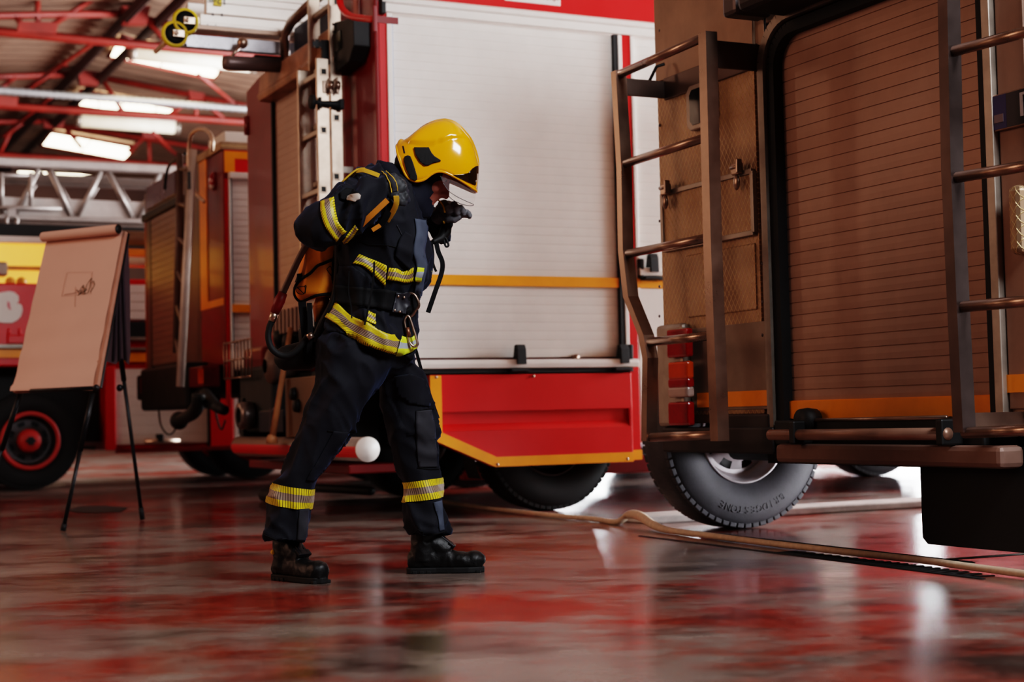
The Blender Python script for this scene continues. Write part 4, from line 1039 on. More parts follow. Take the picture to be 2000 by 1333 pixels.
# bumper, towing gear, lamps
a, b = R_(292, 722, -.1), R_(440, 800, -.1)
mb = MB(); mb.box(-.12, .8, .25, WT-.05, R_(360, 775, -.1).z, zb, .02); mb.box(-.2, .1, .55, 2.2, b.z+.02, a.z, .03); bp = mb.build('bumper', M['black'], t)
a, b = R_(277, 740, -.15), R_(299, 768, -.15); mb = MB(); mb.box(-.17, -.02, b.y, a.y, b.z, a.z, .012); mb.build('lamp_box', mat('dull red lamp', S(120, 24, 22), .3), bp)
a, b = R_(362, 720, -.15), R_(400, 756, -.15); mb = MB(); mb.box(-.17, -.02, b.y, a.y, b.z, a.z, .012); lb = mb.build('lamp_box', mat('dull red lamp', S(120, 24, 22), .3), bp)
a, b = R_(388, 722, -.17), R_(398, 750, -.17); mb = MB(); mb.box(-.178, -.168, b.y, a.y, b.z, a.z, .004); mb.build('reflector', M['lens_orange'], lb)
hk = [(388, 770), (386, 792), (376, 808), (362, 816), (350, 822)]
mb = MB(); mb.tube(smooth_path([R_(*p, -.3) for p in hk], 3), [.055]*7+[.05]*6, 10); q = R_(350, 822, -.3); mb.sphere(q, .075, 16, (1, 1, 1)); mb.build('tow_hook', M['black'], bp)
mb = MB(); mb.tube(smooth_path([R_(*p, -.2) for p in [(310, 800), (314, 830), (326, 848), (338, 846), (346, 830)]], 4), .008, 6); mb.build('cable', M['black'], bp)
mb = MB(); mb.tube(smooth_path([R_(*p, -.2) for p in [(420, 790), (423, 815), (429, 835), (434, 838), (440, 822)]], 4), .008, 6); mb.build('cable', M['black'], bp)
mb = MB(); mb.tube([R_(400, 770, -.2), R_(420, 793, -.2), R_(438, 802, -.2)], [.05, .045, .04], 10); mb.build('tow_arm', M['black'], bp)
for y in (.2, WT-.2):
    wheel(t, 2.2, y, .46, .28, .24, -1, tyre_mat=M['tyre_dark'])
    wheel(t, 5.4, y, .46, .28, .24, -1, tyre_mat=M['tyre_dark'])
mb = MB(); mb.cyl((2.2, .2, .46), (2.2, WT-.2, .46), .06); mb.build('axle', M['black'], t)

# ============================================ turntable ladder truck across the far left
LTO = G(60, 958) - UDIR*.05; LT = Frame(LTO)
t = thing('fire_truck', 'ladder truck at the far left with grey lattice ladder and red rimmed wheel', 'fire truck', LT.o, YAW)
Q_ = lambda px, py, y=0.0: LT.side(px, py, y)
zr = Q_(40, 553).z; WL = 2.4
x0, x1 = -2.2, 5.6
zs1, zs0 = Q_(40, 683).z, Q_(40, 699).z
zbody = Q_(40, 716).z; zlow = Q_(300, 878).z
mb = MB(); mb.box(x0, Q_(212, 700).x, .02, WL, zbody, zr, .02); mb.box(Q_(212, 700).x, x1, .06, WL, zlow, Q_(270, 545).z, .01); mb.build('body', M['red'], t)
mb = MB(); mb.box(x0, Q_(212, 780).x, .45, WL-.4, .45, zbody); mb.box(Q_(212, 780).x, x1, .7, WL-.6, .40, zlow); mb.build('chassis', M['black'], t)
mb = MB(); mb.box(x0, Q_(212, 700).x, -.004, .03, zs0, zs1); mb.build('stripe', M['orange'], t)
mb = MB(); mb.box(x0, Q_(70, 700).x, -.05, .03, Q_(40, 681).z, Q_(40, 673).z, .006); mb.build('trim_rail', M['alu_dull'], t)
mb = MB(); mb.box(Q_(14, 650).x, Q_(62, 650).x, -.03, .02, Q_(30, 672).z, Q_(30, 655).z, .01)
for px in (17, 38): v = Q_(px, 655); mb.cyl((v.x, -.02, v.z), (v.x, -.02, v.z+.06), .012, n=8)
mb.build('step_bracket', M['red'], t)
# white emblem disc with a notch and a red fleck
pts = []
for k in range(48):
    a = 2*math.pi*k/48; r = 37+2.5*math.sin(3*a+.6)
    x, y = 5+r*math.cos(a)*.95, 601+ r*math.sin(a)*.82
    pts.append((x, y))
out = [(4, 571), (18, 569), (28, 571), (36, 578), (37, 588), (33, 594), (38, 593), (43, 598), (44, 607), (41, 618), (34, 626), (24, 631), (10, 631), (-8, 629), (-20, 620), (-26, 605), (-24, 588), (-12, 576)]
mb = MB(); q = [Q_(*p, -.006) for p in out]; mb.prism([(v.x, v.z) for v in q], 'y', -.006, .004); em = mb.build('emblem', M['white'], t)
mb = MB(); q = [Q_(*p, -.01) for p in [(15, 588), (19, 592), (20, 600), (22, 606), (17, 604), (14, 597)]]; mb.prism([(v.x, v.z) for v in q], 'y', -.010, -.005); mb.build('red_fleck', mat('faded pink mark', S(226, 120, 130), .5), em)
# yellow upper part of the cab with white edge
a, b = Q_(-60, 466, .5), Q_(120, 550, .5)
mb = MB(); mb.box(x0, Q_(150, 500, .5).x, .5, WL-.3, zr-.02, Q_(40, 476, .5).z, .02); yp = mb.build('yellow_cab', M['yellow_glow'], t)
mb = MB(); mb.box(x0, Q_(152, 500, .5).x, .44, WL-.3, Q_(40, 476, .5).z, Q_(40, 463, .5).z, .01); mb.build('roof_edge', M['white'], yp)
mb = MB(); a = Q_(40, 528, .48); mb.box(x0, Q_(150, 520, .5).x, .47, .5, a.z, Q_(40, 520, .48).z); mb.build('ledge', mat('amber ledge', S(236, 168, 70), .5), yp)
mb = MB(); a, b = Q_(-8, 512, .4), Q_(14, 540, .4); mb.box(a.x, b.x, .35, .5, b.z, a.z, .02); mb.build('lamp_bracket', mat('bracket grey', S(150, 130, 116), .4, .4), yp)
mb = MB()
for px in (20, 42): v = Q_(px, 551, .1); mb.sphere((v.x, .1, v.z), .05, 12)
mb.build('beacon', mat('amber beacon', S(255, 170, 60), .3), yp)
# things between the easel and the smaller engine
mb = MB(); a, b = Q_(240, 486, .3), Q_(320, 502, .3); mb.box(a.x, 4.5, .3, 1.5, b.z, a.z, .01); mb.build('orange_board', mat('orange board', S(232, 140, 30), .5), t)
mb = MB(); a = Q_(250, 511, .15); mb.cyl((a.x-.4, .15, a.z), (4.5, .15, a.z), .045, n=12); mb.build('white_rail', mat('bright rail', S(240, 226, 210), .4), t)
mb = MB(); a = Q_(250, 465, .4); mb.cyl((a.x-.4, .4, a.z), (4.5, .4, a.z), .075, n=14); mb.build('roll', mat('brown roll', S(150, 124, 104), .5), t)
a, b = Q_(256, 556, .02), Q_(300, 625, .02); mb = slat_sheet(Q_(225, 556).x, 3.6, b.z, a.z, .08, .02, 'y'); mb.build('roller_shutter', M['white_shutter'], t)
mb = MB(); mb.box(Q_(225, 556).x, 3.6, .0, .05, Q_(270, 660).z, Q_(270, 628).z, .01); mb.build('dark_locker', M['black'], t)
mb = MB(); mb.box(Q_(225, 556).x, 3.6, -.03, .03, Q_(270, 666).z, Q_(270, 659).z, .01); mb.build('trim_rail', M['alu_dull'], t)
mb = MB(); mb.box(Q_(225, 556).x, 3.6, -.03, .03, Q_(270, 685).z, Q_(270, 679).z, .01); mb.build('trim_rail', M['alu_dull'], t)
mb = MB(); mb.box(Q_(212, 556).x, 3.6, .0, .04, Q_(270, 707).z, Q_(270, 690).z); mb.build('stripe', M['orange'], t)
# white lower lockers with a bar handle
xa, xb = Q_(226, 800).x, Q_(410, 800).x
mb = slat_sheet(xa, xb, Q_(300, 868).z, Q_(300, 720).z, .10, .03, 'y', groove=.006, depth=.005); lk = mb.build('lower_shutter', M['white_shutter'], t)
mb = MB(); a = Q_(283, 863, -.04); b = Q_(350, 858, -.04); mb.cyl((a.x, -.04, a.z), (b.x, -.04, a.z), .028, n=10); mb.build('bar_handle', M['alu'], lk)
q = Q_(313, 860, -.05); mb = MB(); mb.box(q.x-.03, q.x+.03, -.07, .02, q.z-.02, q.z+.06, .01); mb.build('latch', M['rubber'], lk)
mb = MB(); mb.box(Q_(206, 800).x, xa, -.01, .06, zlow, Q_(220, 716).z, .01); mb.build('locker_post', M['red'], t)
mb = MB(); mb.box(xb, Q_(456, 800).x, -.01, .06, zlow, Q_(300, 716).z, .01); mb.build('locker_post', M['red'], t)
mb = MB(); mb.box(xb-.02, xb+.004, -.004, .05, zlow, Q_(300, 716).z); mb.build('seal', M['rubber'], t)
mb = MB(); mb.box(Q_(456, 800).x, x1, -.008, .05, Q_(456, 860).z, Q_(300, 716).z, .01); mb.build('lower_panel', M['white'], t)
mb = MB(); mb.box(xa, x1, -.02, .06, zlow-.03, zlow+.015, .005); mb.build('sill', M['red_shaded'], t)
# wheel with red rim, wheel at the far side
lw = wheel(t, 0.0, .20, .48, .30, .27, -1, tyre_mat=M['tyre_dark'], rim_mat=M['hub'])
mb = MB(); mb.lathe([(.245, .035), (.25, .02), (.285, .02), (.29, .05)], 'y', (0, 0, .48), 48); mb.build('rim_ring', M['rim_red'], lw)
mb = MB(); mb.lathe([(.001, .02), (.09, .02), (.11, .05), (.12, .1)], 'y', (0, 0, .48), 28); mb.build('hub_cap', M['rim_red'], lw)
mb = MB(); mb.box(-.03, .03, .0, .02, .44, .52, .01); mb.box(-.05, .05, 0, .02, .465, .495, .01); mb.build('hub_cross', M['black'], lw)
fw = Q_(428, 925, WL-.3); wheel(t, fw.x, WL-.2, .46, .28, .26, -1, tyre_mat=M['tyre_dark'], rim_mat=M['rim_red'])
mb = MB(); v = Q_(345, 920, WL-.3); wheel(t, 0, WL-.2, .48, .28, .26, -1, tyre_mat=M['tyre_dark'], rim_mat=M['rim_red'])
wheel(t, fw.x, .9, .46, .28, .26, -1, tyre_mat=M['tyre_dark'], rim_mat=M['rim_red'])
mb = MB(); mb.cyl((0, .3, .46), (0, WL-.2, .46), .06); mb.build('axle', M['black'], t)
# lattice turntable ladder on top
LY = 1.0
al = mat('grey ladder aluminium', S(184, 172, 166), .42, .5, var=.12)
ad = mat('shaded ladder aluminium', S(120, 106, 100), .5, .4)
A_ = lambda px, py, y=LY: LT.side(px, py, y)
mb = MB(); q = A_(150, 324); mb.box(x0-1, 6.0, LY-.05, LY+.05, q.z-.05, q.z+.05, .02); lad = mb.build('turntable_ladder', al, t)
ztop, zbot = A_(150, 326).z, A_(150, 424).z
mb = MB(); mb.box(x0-1, 6.0, LY-.04, LY+.04, zbot-.055, zbot, .01); mb.build('lower_rail', al, lad)
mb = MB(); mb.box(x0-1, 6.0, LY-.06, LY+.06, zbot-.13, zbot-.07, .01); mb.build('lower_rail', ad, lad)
mb = MB(); mb.box(x0-1, 6.0, LY+.02, LY+.05, zbot+.0, zbot+.19, .01); mb.build('side_plate', mat('pale side plate', S(206, 196, 190), .45, .2), lad)
diag = [(75, 332, 30, 420), (98, 334, 138, 421), (197, 336, 152, 422), (211, 336, 258, 425), (312, 340, 270, 426), (330, 340, 375, 428), (-30, 330, 10, 420), (-45, 330, -85, 418), (430, 344, 388, 428), (447, 344, 490, 430)]
for a in diag:
    mb = MB(); mb.tube([A_(a[0], a[1]), A_(a[2], a[3])], .03, 6); mb.build('lattice_bar', al, lad)
for px in (3, 60): 
    mb = MB(); mb.tube([A_(px, 338, LY-.05), A_(px, 408, LY-.05)], .022, 6); mb.build('lattice_post', al, lad)
mb = MB(); a, b = A_(-50, 343, LY-.05), A_(62, 343, LY-.05); mb.tube([a, b], .018, 6); mb.tube([A_(-50, 405, LY-.05), A_(120, 408, LY-.05)], .026, 6); mb.build('hand_rail', al, lad)
Y2 = LY+.75
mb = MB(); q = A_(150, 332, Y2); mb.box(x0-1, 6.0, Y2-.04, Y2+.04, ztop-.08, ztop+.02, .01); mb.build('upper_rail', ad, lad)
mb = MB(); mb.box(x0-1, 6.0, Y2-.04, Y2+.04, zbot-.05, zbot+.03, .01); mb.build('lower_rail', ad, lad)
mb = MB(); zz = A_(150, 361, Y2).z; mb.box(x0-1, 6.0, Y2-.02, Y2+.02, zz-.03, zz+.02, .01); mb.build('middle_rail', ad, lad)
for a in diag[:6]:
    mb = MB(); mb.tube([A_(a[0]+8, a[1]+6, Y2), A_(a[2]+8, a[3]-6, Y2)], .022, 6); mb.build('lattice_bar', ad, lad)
q = A_(23, 432, LY-.1); mb = MB(); mb.tube(arc(q, .055, 0, 330, 16), .02, 8, closed=True); mb.box(q.x-.04, q.x+.04, q.y-.02, q.y+.02, q.z+.04, q.z+.12); mb.build('pulley_ring', al, lad)
mb = MB(); mb.box(x0-.5, 4.0, .6, 1.9, Q_(40, 462, .5).z, zbot-.14, .02); mb.build('turntable', M['black'], t)

# ============================================ flip chart on its tripod
TL, TR_, BL, BR = P(92, 468, 10.0), P(241, 452, 9.68), P(25, 767, 9.62), P(180, 763, 9.28)
fc = thing('flip_chart', 'flip chart easel with pinkish paper pad and black legs at the left', 'flip chart', G(205, 1028))
o = Vector(fc.location); wdir = (TR_-TL).normalized(); ddir = (BL-TL).normalized(); nrm = wdir.cross(ddir).normalized()
if nrm.y > 0: nrm = -nrm
def slab(mb, q, n, th):
    mb._take(list(q)+[p-n*th for p in q], [(0, 1, 2, 3), (7, 6, 5, 4), (0, 4, 5, 1), (1, 5, 6, 2), (2, 6, 7, 3), (3, 7, 4, 0)])
# board
mb = MB(); slab(mb, [p-o-nrm*.03 for p in (TL+wdir*.01, TR_+wdir*.012, BR+wdir*.03-ddir*.03, BL+wdir*.04-ddir*.03)], nrm, .015); mb.build('board', M['black_metal'], fc)
# pad with gentle waves in the front sheet
mb = MB(); NU, NV = 20, 40; vs = []; fs = []
for j in range(NV+1):
    for i in range(NU+1):
        u_, v_ = i/NU, j/NV
        p = TL.lerp(TR_, u_).lerp(BL.lerp(BR, u_), v_)
        w = .004*math.sin(v_*34+u_*2)*v_ + .012*v_*v_*math.sin(u_*3.1+.4) + (.014 if v_ > .96 else 0)*(1-u_)
        vs.append(p-o+nrm*(.004+w))
for j in range(NV):
    for i in range(NU): fs.append((j*(NU+1)+i, j*(NU+1)+i+1, (j+1)*(NU+1)+i+1, (j+1)*(NU+1)+i))
mb._take(vs, fs, True); pad = mb.build('paper_pad', M['paper'], fc, recalc=False)
mb = MB(); slab(mb, [p-o-nrm*.002 for p in (TL, TR_+wdir*.012, BR+wdir*.028-ddir*.03, BL+wdir*.0)], nrm, .024); mb.build('sheet_stack', mat('paper edge', S(186, 134, 112), .8), pad)
a, b = P(91, 467, 9.99)-o+nrm*.03, P(238, 452, 9.67)-o+nrm*.03
mb = MB(); mb.tube([a, b], .030, 24, caps=False); mb.build('rolled_sheet', M['paper'], pad)
mb = MB(); d = (b-a).normalized(); mb.tube([b-d*.004, b+d*.001], .026, 20); mb.build('roll_hollow', M['black'], pad)
# sheets thrown over the back
back = [(243, 452), (250, 462), (254, 560), (255, 690), (252, 713), (238, 700), (226, 712), (205, 706), (196, 712), (204, 640), (222, 560)]
mb = MB(); n0 = 11
f1 = [P(x, y, 9.86)-o for x, y in back]; f2 = [P(x, y, 9.90)-o for x, y in back]
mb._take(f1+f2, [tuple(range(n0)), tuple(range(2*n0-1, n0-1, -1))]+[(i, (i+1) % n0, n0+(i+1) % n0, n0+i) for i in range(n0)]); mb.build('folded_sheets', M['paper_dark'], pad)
for k in range(3):
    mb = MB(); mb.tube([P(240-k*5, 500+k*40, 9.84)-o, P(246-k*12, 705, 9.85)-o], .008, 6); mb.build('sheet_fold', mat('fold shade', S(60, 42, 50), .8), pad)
# drawing
pp0 = TL+nrm*.012
D_ = lambda x, y: on_plane(x, y, nrm, pp0)-o
mb = MB(); mb.tube([D_(132, 532), D_(181, 531), D_(178, 574), D_(121, 579)], .0011, 4, closed=True, flat=.4); mb.tube([D_(126, 576), D_(150, 572)], .0015, 4); mb.tube([D_(148, 560), D_(147, 600)], .001, 4)
mb.build('pencil_frame', M['pencil'], pad)
mb = MB()
for ln in ([(150, 566), (156, 575), (160, 566), (166, 571), (170, 556), (179, 543), (176, 560), (172, 572), (164, 575), (158, 572), (152, 578)], [(153, 571), (163, 557), (166, 574), (155, 567)], [(178, 553), (183, 549), (185, 556), (181, 564), (176, 571)], [(160, 560), (170, 566), (157, 574)]):
    mb.tube([D_(*p) for p in ln], .0022, 4, flat=.4)
mb.build('marker_sketch', M['ink'], pad)
# legs
for a, b in (((181, 768, 9.30), (123, 1040, None)), ((215, 540, 9.80), (278, 1017, None)), ((40, 768, 9.64), (-46, 1032, None))):
    top = P(*a)-o; ft = G(b[0], b[1])-o+Vector((0, 0, .008)); mid = top.lerp(ft, .42)
    mb = MB(); mb.tube([top, mid], .016, 10); mb.tube([mid, ft], .012, 10); lg = mb.build('leg', M['black_metal'], fc)
    mb = MB(); mb.tube([ft+Vector((0, 0, .0)), ft.lerp(top, .05)], .016, 10); mb.build('foot', M['rubber'], lg)
q = P(234, 758, 9.96)-o; mb = MB(); mb.sphere(q, .022, 12); mb.build('clamp_knob', M['black_metal'], fc)
mb = MB(); mb.tube([P(60, 764, 9.5)-o, P(190, 758, 9.27)-o], .012, 8); q = P(188, 758, 9.26)-o; mb.sphere(q, .02, 10); mb.build('pen_rail', M['black_metal'], fc)
# ================================================================= the firefighter
DB = 6.2
def pp(px, py, dd=0.0): return P(px, py, DB+dd)
YV = Vector((0, 1, 0))
def sections(secs, k=5, n=36, shrink=1.0, e=1.0):
    """secs: (Lx, Ly, Rx, Ry, half_depth, dd). Returns verts, faces of a closed, smoothly interpolated loft"""
    raw = []
    for s in secs:
        L, R = pp(s[0], s[1], s[5]), pp(s[2], s[3], s[5]); c = (L+R)/2; a = (R-L)/2*shrink
        raw.append((c, a, s[4]*shrink))
    ring = []
    m = len(raw)
    def cr(a, b, c_, d, t): return .5*((2*b)+(c_-a)*t+(2*a-5*b+4*c_-d)*t*t+(3*b-a-3*c_+d)*t*t*t)
    for i in range(m-1):
        A, B, C_, D = raw[max(i-1, 0)], raw[i], raw[i+1], raw[min(i+2, m-1)]
        for j in range(k):
            t = j/k; ring.append(tuple(cr(A[x], B[x], C_[x], D[x], t) for x in range(3)))
    ring.append(raw[-1])
    vs, fs = [], []
    for c, a, h in ring:
        for j in range(n):
            th = 2*math.pi*j/n; x, y = math.cos(th), math.sin(th)
            x = math.copysign(abs(x)**e, x); y = math.copysign(abs(y)**e, y)
            vs.append(c + a*x + YV*(h*y))
    K = len(ring)
    for i in range(K-1):
        for j in range(n): fs.append((i*n+j, i*n+(j+1) % n, (i+1)*n+(j+1) % n, (i+1)*n+j))
    # rounded caps
    for i, flip in ((0, True), (K-1, False)):
        vs.append(ring[i][0]); ci = len(vs)-1
        for j in range(n):
            q = (i*n+j, i*n+(j+1) % n, ci); fs.append(q[::-1] if flip else q)
    return vs, fs
def remesh(mb, voxel, smooth=4, fac=.5):
    bmesh.ops.recalc_face_normals(mb.bm, faces=mb.bm.faces)
    me = bpy.data.meshes.new('raw'); mb.bm.to_mesh(me); mb.bm.free()
    o = bpy.data.objects.new('raw', me); COL.objects.link(o)
    r = o.modifiers.new('r', 'REMESH'); r.mode = 'VOXEL'; r.voxel_size = voxel
    s = o.modifiers.new('s', 'SMOOTH'); s.iterations = smooth; s.factor = fac
    out = bpy.data.meshes.new_from_object(o.evaluated_get(bpy.context.evaluated_depsgraph_get()))
    bpy.data.objects.remove(o); bpy.data.meshes.remove(me)
    for p in out.polygons: p.use_smooth = True
    return out
def displace(me, fn):
    n = len(me.vertices); co = np.empty(n*3); me.vertices.foreach_get('co', co); no = np.empty(n*3); me.vertex_normals.foreach_get('vector', no)
    co = co.reshape(-1, 3); no = no.reshape(-1, 3)
    d = np.array([fn(Vector(c), Vector(q)) for c, q in zip(co, no)])
    co += no*d[:, None]; me.vertices.foreach_set('co', co.ravel()); me.update()
def fold(p, ax, f_along, f_across, seed):
    """soft ridges: noise stretched along the axis ax"""
    a = p.dot(ax); q = p - ax*a
    w = Vector((q.x*f_across+seed, q.y*f_across+seed*2, q.z*f_across)) + ax*(a*f_along)
    w += noise.noise_vector(p*5.5+Vector((seed, 0, 0)))*.35
    v = abs(noise.noise(w))
    return 1-2.6*v**.75
def bvh_of(*meshes):
    vs, fs = [], []
    for me in meshes:
        b = len(vs); vs += [v.co.copy() for v in me.vertices]; fs += [tuple(i+b for i in p.vertices) for p in me.polygons]
    return BVHTree.FromPolygons(vs, fs)
def hit(bv, px, py, off, dd=0.0):
    r = ray(px, py).normalized(); loc, nrm, i, d = bv.ray_cast(EYE, r)
    if loc is None or d > 8:
        loc, nrm, i, d = bv.find_nearest(pp(px, py, dd))
    return loc + (nrm*.6 - r*.4).normalized()*off if nrm is not None and nrm.dot(r) < .2 else loc - r*off
def crom(pts, k):
    v = [Vector(p) for p in pts]; return smooth_path(v, k) if len(v) > 2 else [v[0].lerp(v[1], i/k) for i in range(k+1)]
def resample(pts, n):
    v = crom(pts, 12); L = [0]
    for a, b in zip(v, v[1:]): L.append(L[-1]+(b-a).length)
    out = []
    for i in range(n+1):
        s = L[-1]*i/n; j = 0
        while j < len(L)-2 and L[j+1] < s: j += 1
        f = (s-L[j])/max(1e-9, L[j+1]-L[j]); out.append(v[j].lerp(v[j+1], min(1, f)))
    return out
def ribbon(name, top, bot, bv, m, parent, off=.004, nu=24, nv=6, dd=0.0, label=None, th=.003):
    """sheet between two outlines laid over the cloth; carries band coordinates bu, bv"""
    A = resample([(x, y, 0) for x, y in top], nu); B = resample([(x, y, 0) for x, y in bot], nu)
    mb = MB(); vs = []; us = []; ws = []
    for j in range(nv+1):
        ln = 0; prev = None
        for i in range(nu+1):
            q = A[i].lerp(B[i], j/nv); w = hit(bv, q.x, q.y, off, dd) if bv is not None else pp(q.x, q.y, dd)
            if prev is not None: ln += (w-prev).length
            prev = w; vs.append(w); us.append(ln); ws.append(j/nv)
    fs = [(j*(nu+1)+i, j*(nu+1)+i+1, (j+1)*(nu+1)+i+1, (j+1)*(nu+1)+i) for j in range(nv) for i in range(nu)]
    me = bpy.data.meshes.new(name); me.from_pydata([tuple(v) for v in vs], [], fs)
    a = me.attributes.new('bu', 'FLOAT', 'POINT'); a.data.foreach_set('value', us)
    a = me.attributes.new('bv', 'FLOAT', 'POINT'); a.data.foreach_set('value', ws)
    for p in me.polygons: p.use_smooth = True
    o = obj(name, me, m, parent, label)
    if th:
        s = o.modifiers.new('thick', 'SOLIDIFY'); s.thickness = th; s.offset = -1
    return o
def patch(name, poly, bv, m, parent, off=.004, step=5, dd=0.0, label=None, th=.003):
    b = bmesh.new(); b.faces.new([b.verts.new((x, y, 0)) for x, y in poly])
    xs = [p[0] for p in poly]; ys = [p[1] for p in poly]
    x = min(xs)+step
    while x < max(xs):
        bmesh.ops.bisect_plane(b, geom=b.verts[:]+b.edges[:]+b.faces[:], plane_co=(x, 0, 0), plane_no=(1, 0, 0)); x += step
    y = min(ys)+step
    while y < max(ys):
        bmesh.ops.bisect_plane(b, geom=b.verts[:]+b.edges[:]+b.faces[:], plane_co=(0, y, 0), plane_no=(0, 1, 0)); y += step
    for v in b.verts: v.co = hit(bv, v.co.x, v.co.y, off, dd) if bv is not None else pp(v.co.x, v.co.y, dd)
    for f in b.faces: f.smooth = True
    me = bpy.data.meshes.new(name); b.to_mesh(me); b.free()
    o = obj(name, me, m, parent, label)
    if th:
        s = o.modifiers.new('thick', 'SOLIDIFY'); s.thickness = th; s.offset = 0
    return o
def wrap_band(name, me, p0, nrm, width, m, parent, off=.004, reach=.16):
    """full ring cut out of the garment and lifted off it"""
    b = bmesh.new(); b.from_mesh(me); h = nrm*(width/2)
    for co, no in ((p0+h, nrm), (p0-h, -nrm)):
        bmesh.ops.bisect_plane(b, geom=b.verts[:]+b.edges[:]+b.faces[:], plane_co=co, plane_no=no, clear_outer=True)
    bad = [f for f in b.faces if (f.calc_center_median()-p0).length > reach]
    bmesh.ops.delete(b, geom=bad, context='FACES')
    b.normal_update(); e = nrm.orthogonal().normalized(); g = nrm.cross(e); us, ws = [], []
    for v in b.verts: v.co = v.co + v.normal*off
    for v in b.verts:
        q = v.co-p0; us.append(math.atan2(q.dot(g), q.dot(e))*.085); ws.append(max(0, min(1, q.dot(nrm)/width+.5)))
    for f in b.faces: f.smooth = True
    o_me = bpy.data.meshes.new(name); b.to_mesh(o_me); b.free()
    a = o_me.attributes.new('bu', 'FLOAT', 'POINT'); a.data.foreach_set('value', us)
    a = o_me.attributes.new('bv', 'FLOAT', 'POINT'); a.data.foreach_set('value', ws)
    return obj(name, o_me, m, parent)
def capsule(mb, pts, rad, n=14):
    """tube with round ends"""
    pts = [Vector(p) for p in pts]
    a = (pts[0]-pts[1]).normalized(); c = (pts[-1]-pts[-2]).normalized(); r0_, r1_ = rad[0], rad[-1]
    P_ = [pts[0]+a*r0_*.95, pts[0]+a*r0_*.7, pts[0]+a*r0_*.3]+pts+[pts[-1]+c*r1_*.3, pts[-1]+c*r1_*.7, pts[-1]+c*r1_*.95]
    R_2 = [r0_*.3, r0_*.72, r0_*.95]+list(rad)+[r1_*.95, r1_*.72, r1_*.3]
    mb.tube(P_, R_2, n)
# ------------------------------------------------------------ section lists
TORSO = [(757, 322, 812, 352, .085, 0), (705, 330, 828, 392, .165, 0), (672, 372, 836, 428, .205, 0), (657, 430, 840, 462, .205, 0), (651, 490, 840, 512, .195, 0),
         (648, 545, 834, 555, .185, 0), (643, 585, 820, 597, .18, 0), (634, 606, 813, 642, .19, 0), (624, 624, 815, 676, .20, 0), (617, 640, 812, 704, .205, 0)]
NEAR_UP = [(700, 345, 752, 410, .075, -.16), (655, 368, 706, 448, .085, -.22), (606, 405, 650, 480, .085, -.27), (582, 430, 612, 480, .06, -.28)]
NEAR_LO = [(571, 436, 584, 472, .045, -.30), (583, 418, 604, 486, .075, -.30), (602, 402, 628, 492, .09, -.31), (632, 389, 664, 476, .088, -.33), (668, 369, 700, 452, .084, -.33),
           (705, 352, 730, 428, .074, -.33), (738, 342, 756, 398, .058, -.32), (752, 341, 768, 384, .048, -.315)]
FAR_UP = [(778, 372, 815, 420, .07, .16), (812, 400, 848, 446, .075, .23), (836, 430, 866, 474, .065, .27), (846, 456, 868, 482, .045, .275)]
FAR_LO = [(842, 470, 868, 480, .045, .27), (836, 440, 878, 458, .06, .24), (838, 415, 876, 434, .055, .20), (846, 402, 872, 420, .045, .17)]
NEAR_LEG = [(628, 640, 770, 690, .13, -.05), (617, 690, 764, 712, .135, -.07), (610, 740, 746, 745, .125, -.085), (600, 785, 722, 786, .118, -.09), (587, 832, 697, 826, .108, -.092),
            (570, 872, 672, 872, .10, -.09), (550, 915, 642, 915, .095, -.088), (535, 945, 616, 952, .09, -.085), (520, 985, 606, 990, .092, -.082), (513, 1022, 600, 1030, .094, -.08), (510, 1046, 598, 1062, .092, -.08)]
FAR_LEG = [(690, 640, 812, 690, .13, .06), (708, 690, 815, 705, .13, .08), (728, 738, 832, 738, .122, .10), (744, 795, 847, 795, .112, .115), (758, 853, 857, 853, .105, .12), (773, 914, 860, 914, .098, .128),
           (784, 945, 863, 938, .092, .13), (788, 985, 869, 975, .09, .132), (794, 1020, 874, 1012, .092, .134), (798, 1046, 876, 1040, .09, .134)]
PELVIS = [(632, 610, 812, 640, .17, 0), (622, 650, 812, 690, .175, 0), (625, 695, 800, 712, .15, .01), (660, 730, 790, 735, .08, .02)]
# ------------------------------------------------------------ body
HC = pp(830, 333, 0); HF = Vector((.79, 0, -.61)); HU = Vector((.61, 0, .79))
def hp_(f, u, s=0.0): return HC + HF*f + HU*u + YV*s
HM = Matrix(((HF.x, 0, HU.x, HC.x), (0, 1, 0, HC.y), (HF.z, 0, HU.z, HC.z), (0, 0, 0, 1)))
def ell(mb, f, u, s, rf, ru, rs, n=28):
    b = bmesh.new(); bmesh.ops.create_uvsphere(b, u_segments=n, v_segments=n//2, radius=1)
    mb.join(b, HM @ Matrix.Translation((f, s, u)) @ Matrix.Diagonal((rf, rs, ru, 1)))
mb = MB()
for secs, sc in ((TORSO, .74), (PELVIS, .76), (NEAR_UP, .5), (NEAR_LO, .5), (FAR_UP, .5), (FAR_LO, .5), (NEAR_LEG[:-1], .62), (FAR_LEG[:-1], .62)):
    mb._take(*sections(secs, 3, 20, sc))
ell(mb, .0, .012, 0, .098, .108, .076); ell(mb, .034, -.058, 0, .068, .062, .056); ell(mb, .082, .030, 0, .022, .022, .05)
ell(mb, .086, -.098, 0, .024, .022, .026); ell(mb, .074, -.03, .036, .024, .03, .022); ell(mb, .074, -.03, -.036, .024, .03, .022)
capsule(mb, [hp_(.094, .024), hp_(.110, -.005), hp_(.126, -.032)], [.009, .011, .014])
capsule(mb, [hp_(.088, .01), hp_(.096, -.02), hp_(.094, -.05)], [.02, .021, .018])
capsule(mb, [hp_(.112, -.038, -.013), hp_(.112, -.038, .013)], [.010, .010])
capsule(mb, [hp_(.096, -.058, -.02), hp_(.107, -.057, 0), hp_(.096, -.058, .02)], [.006, .009, .006])
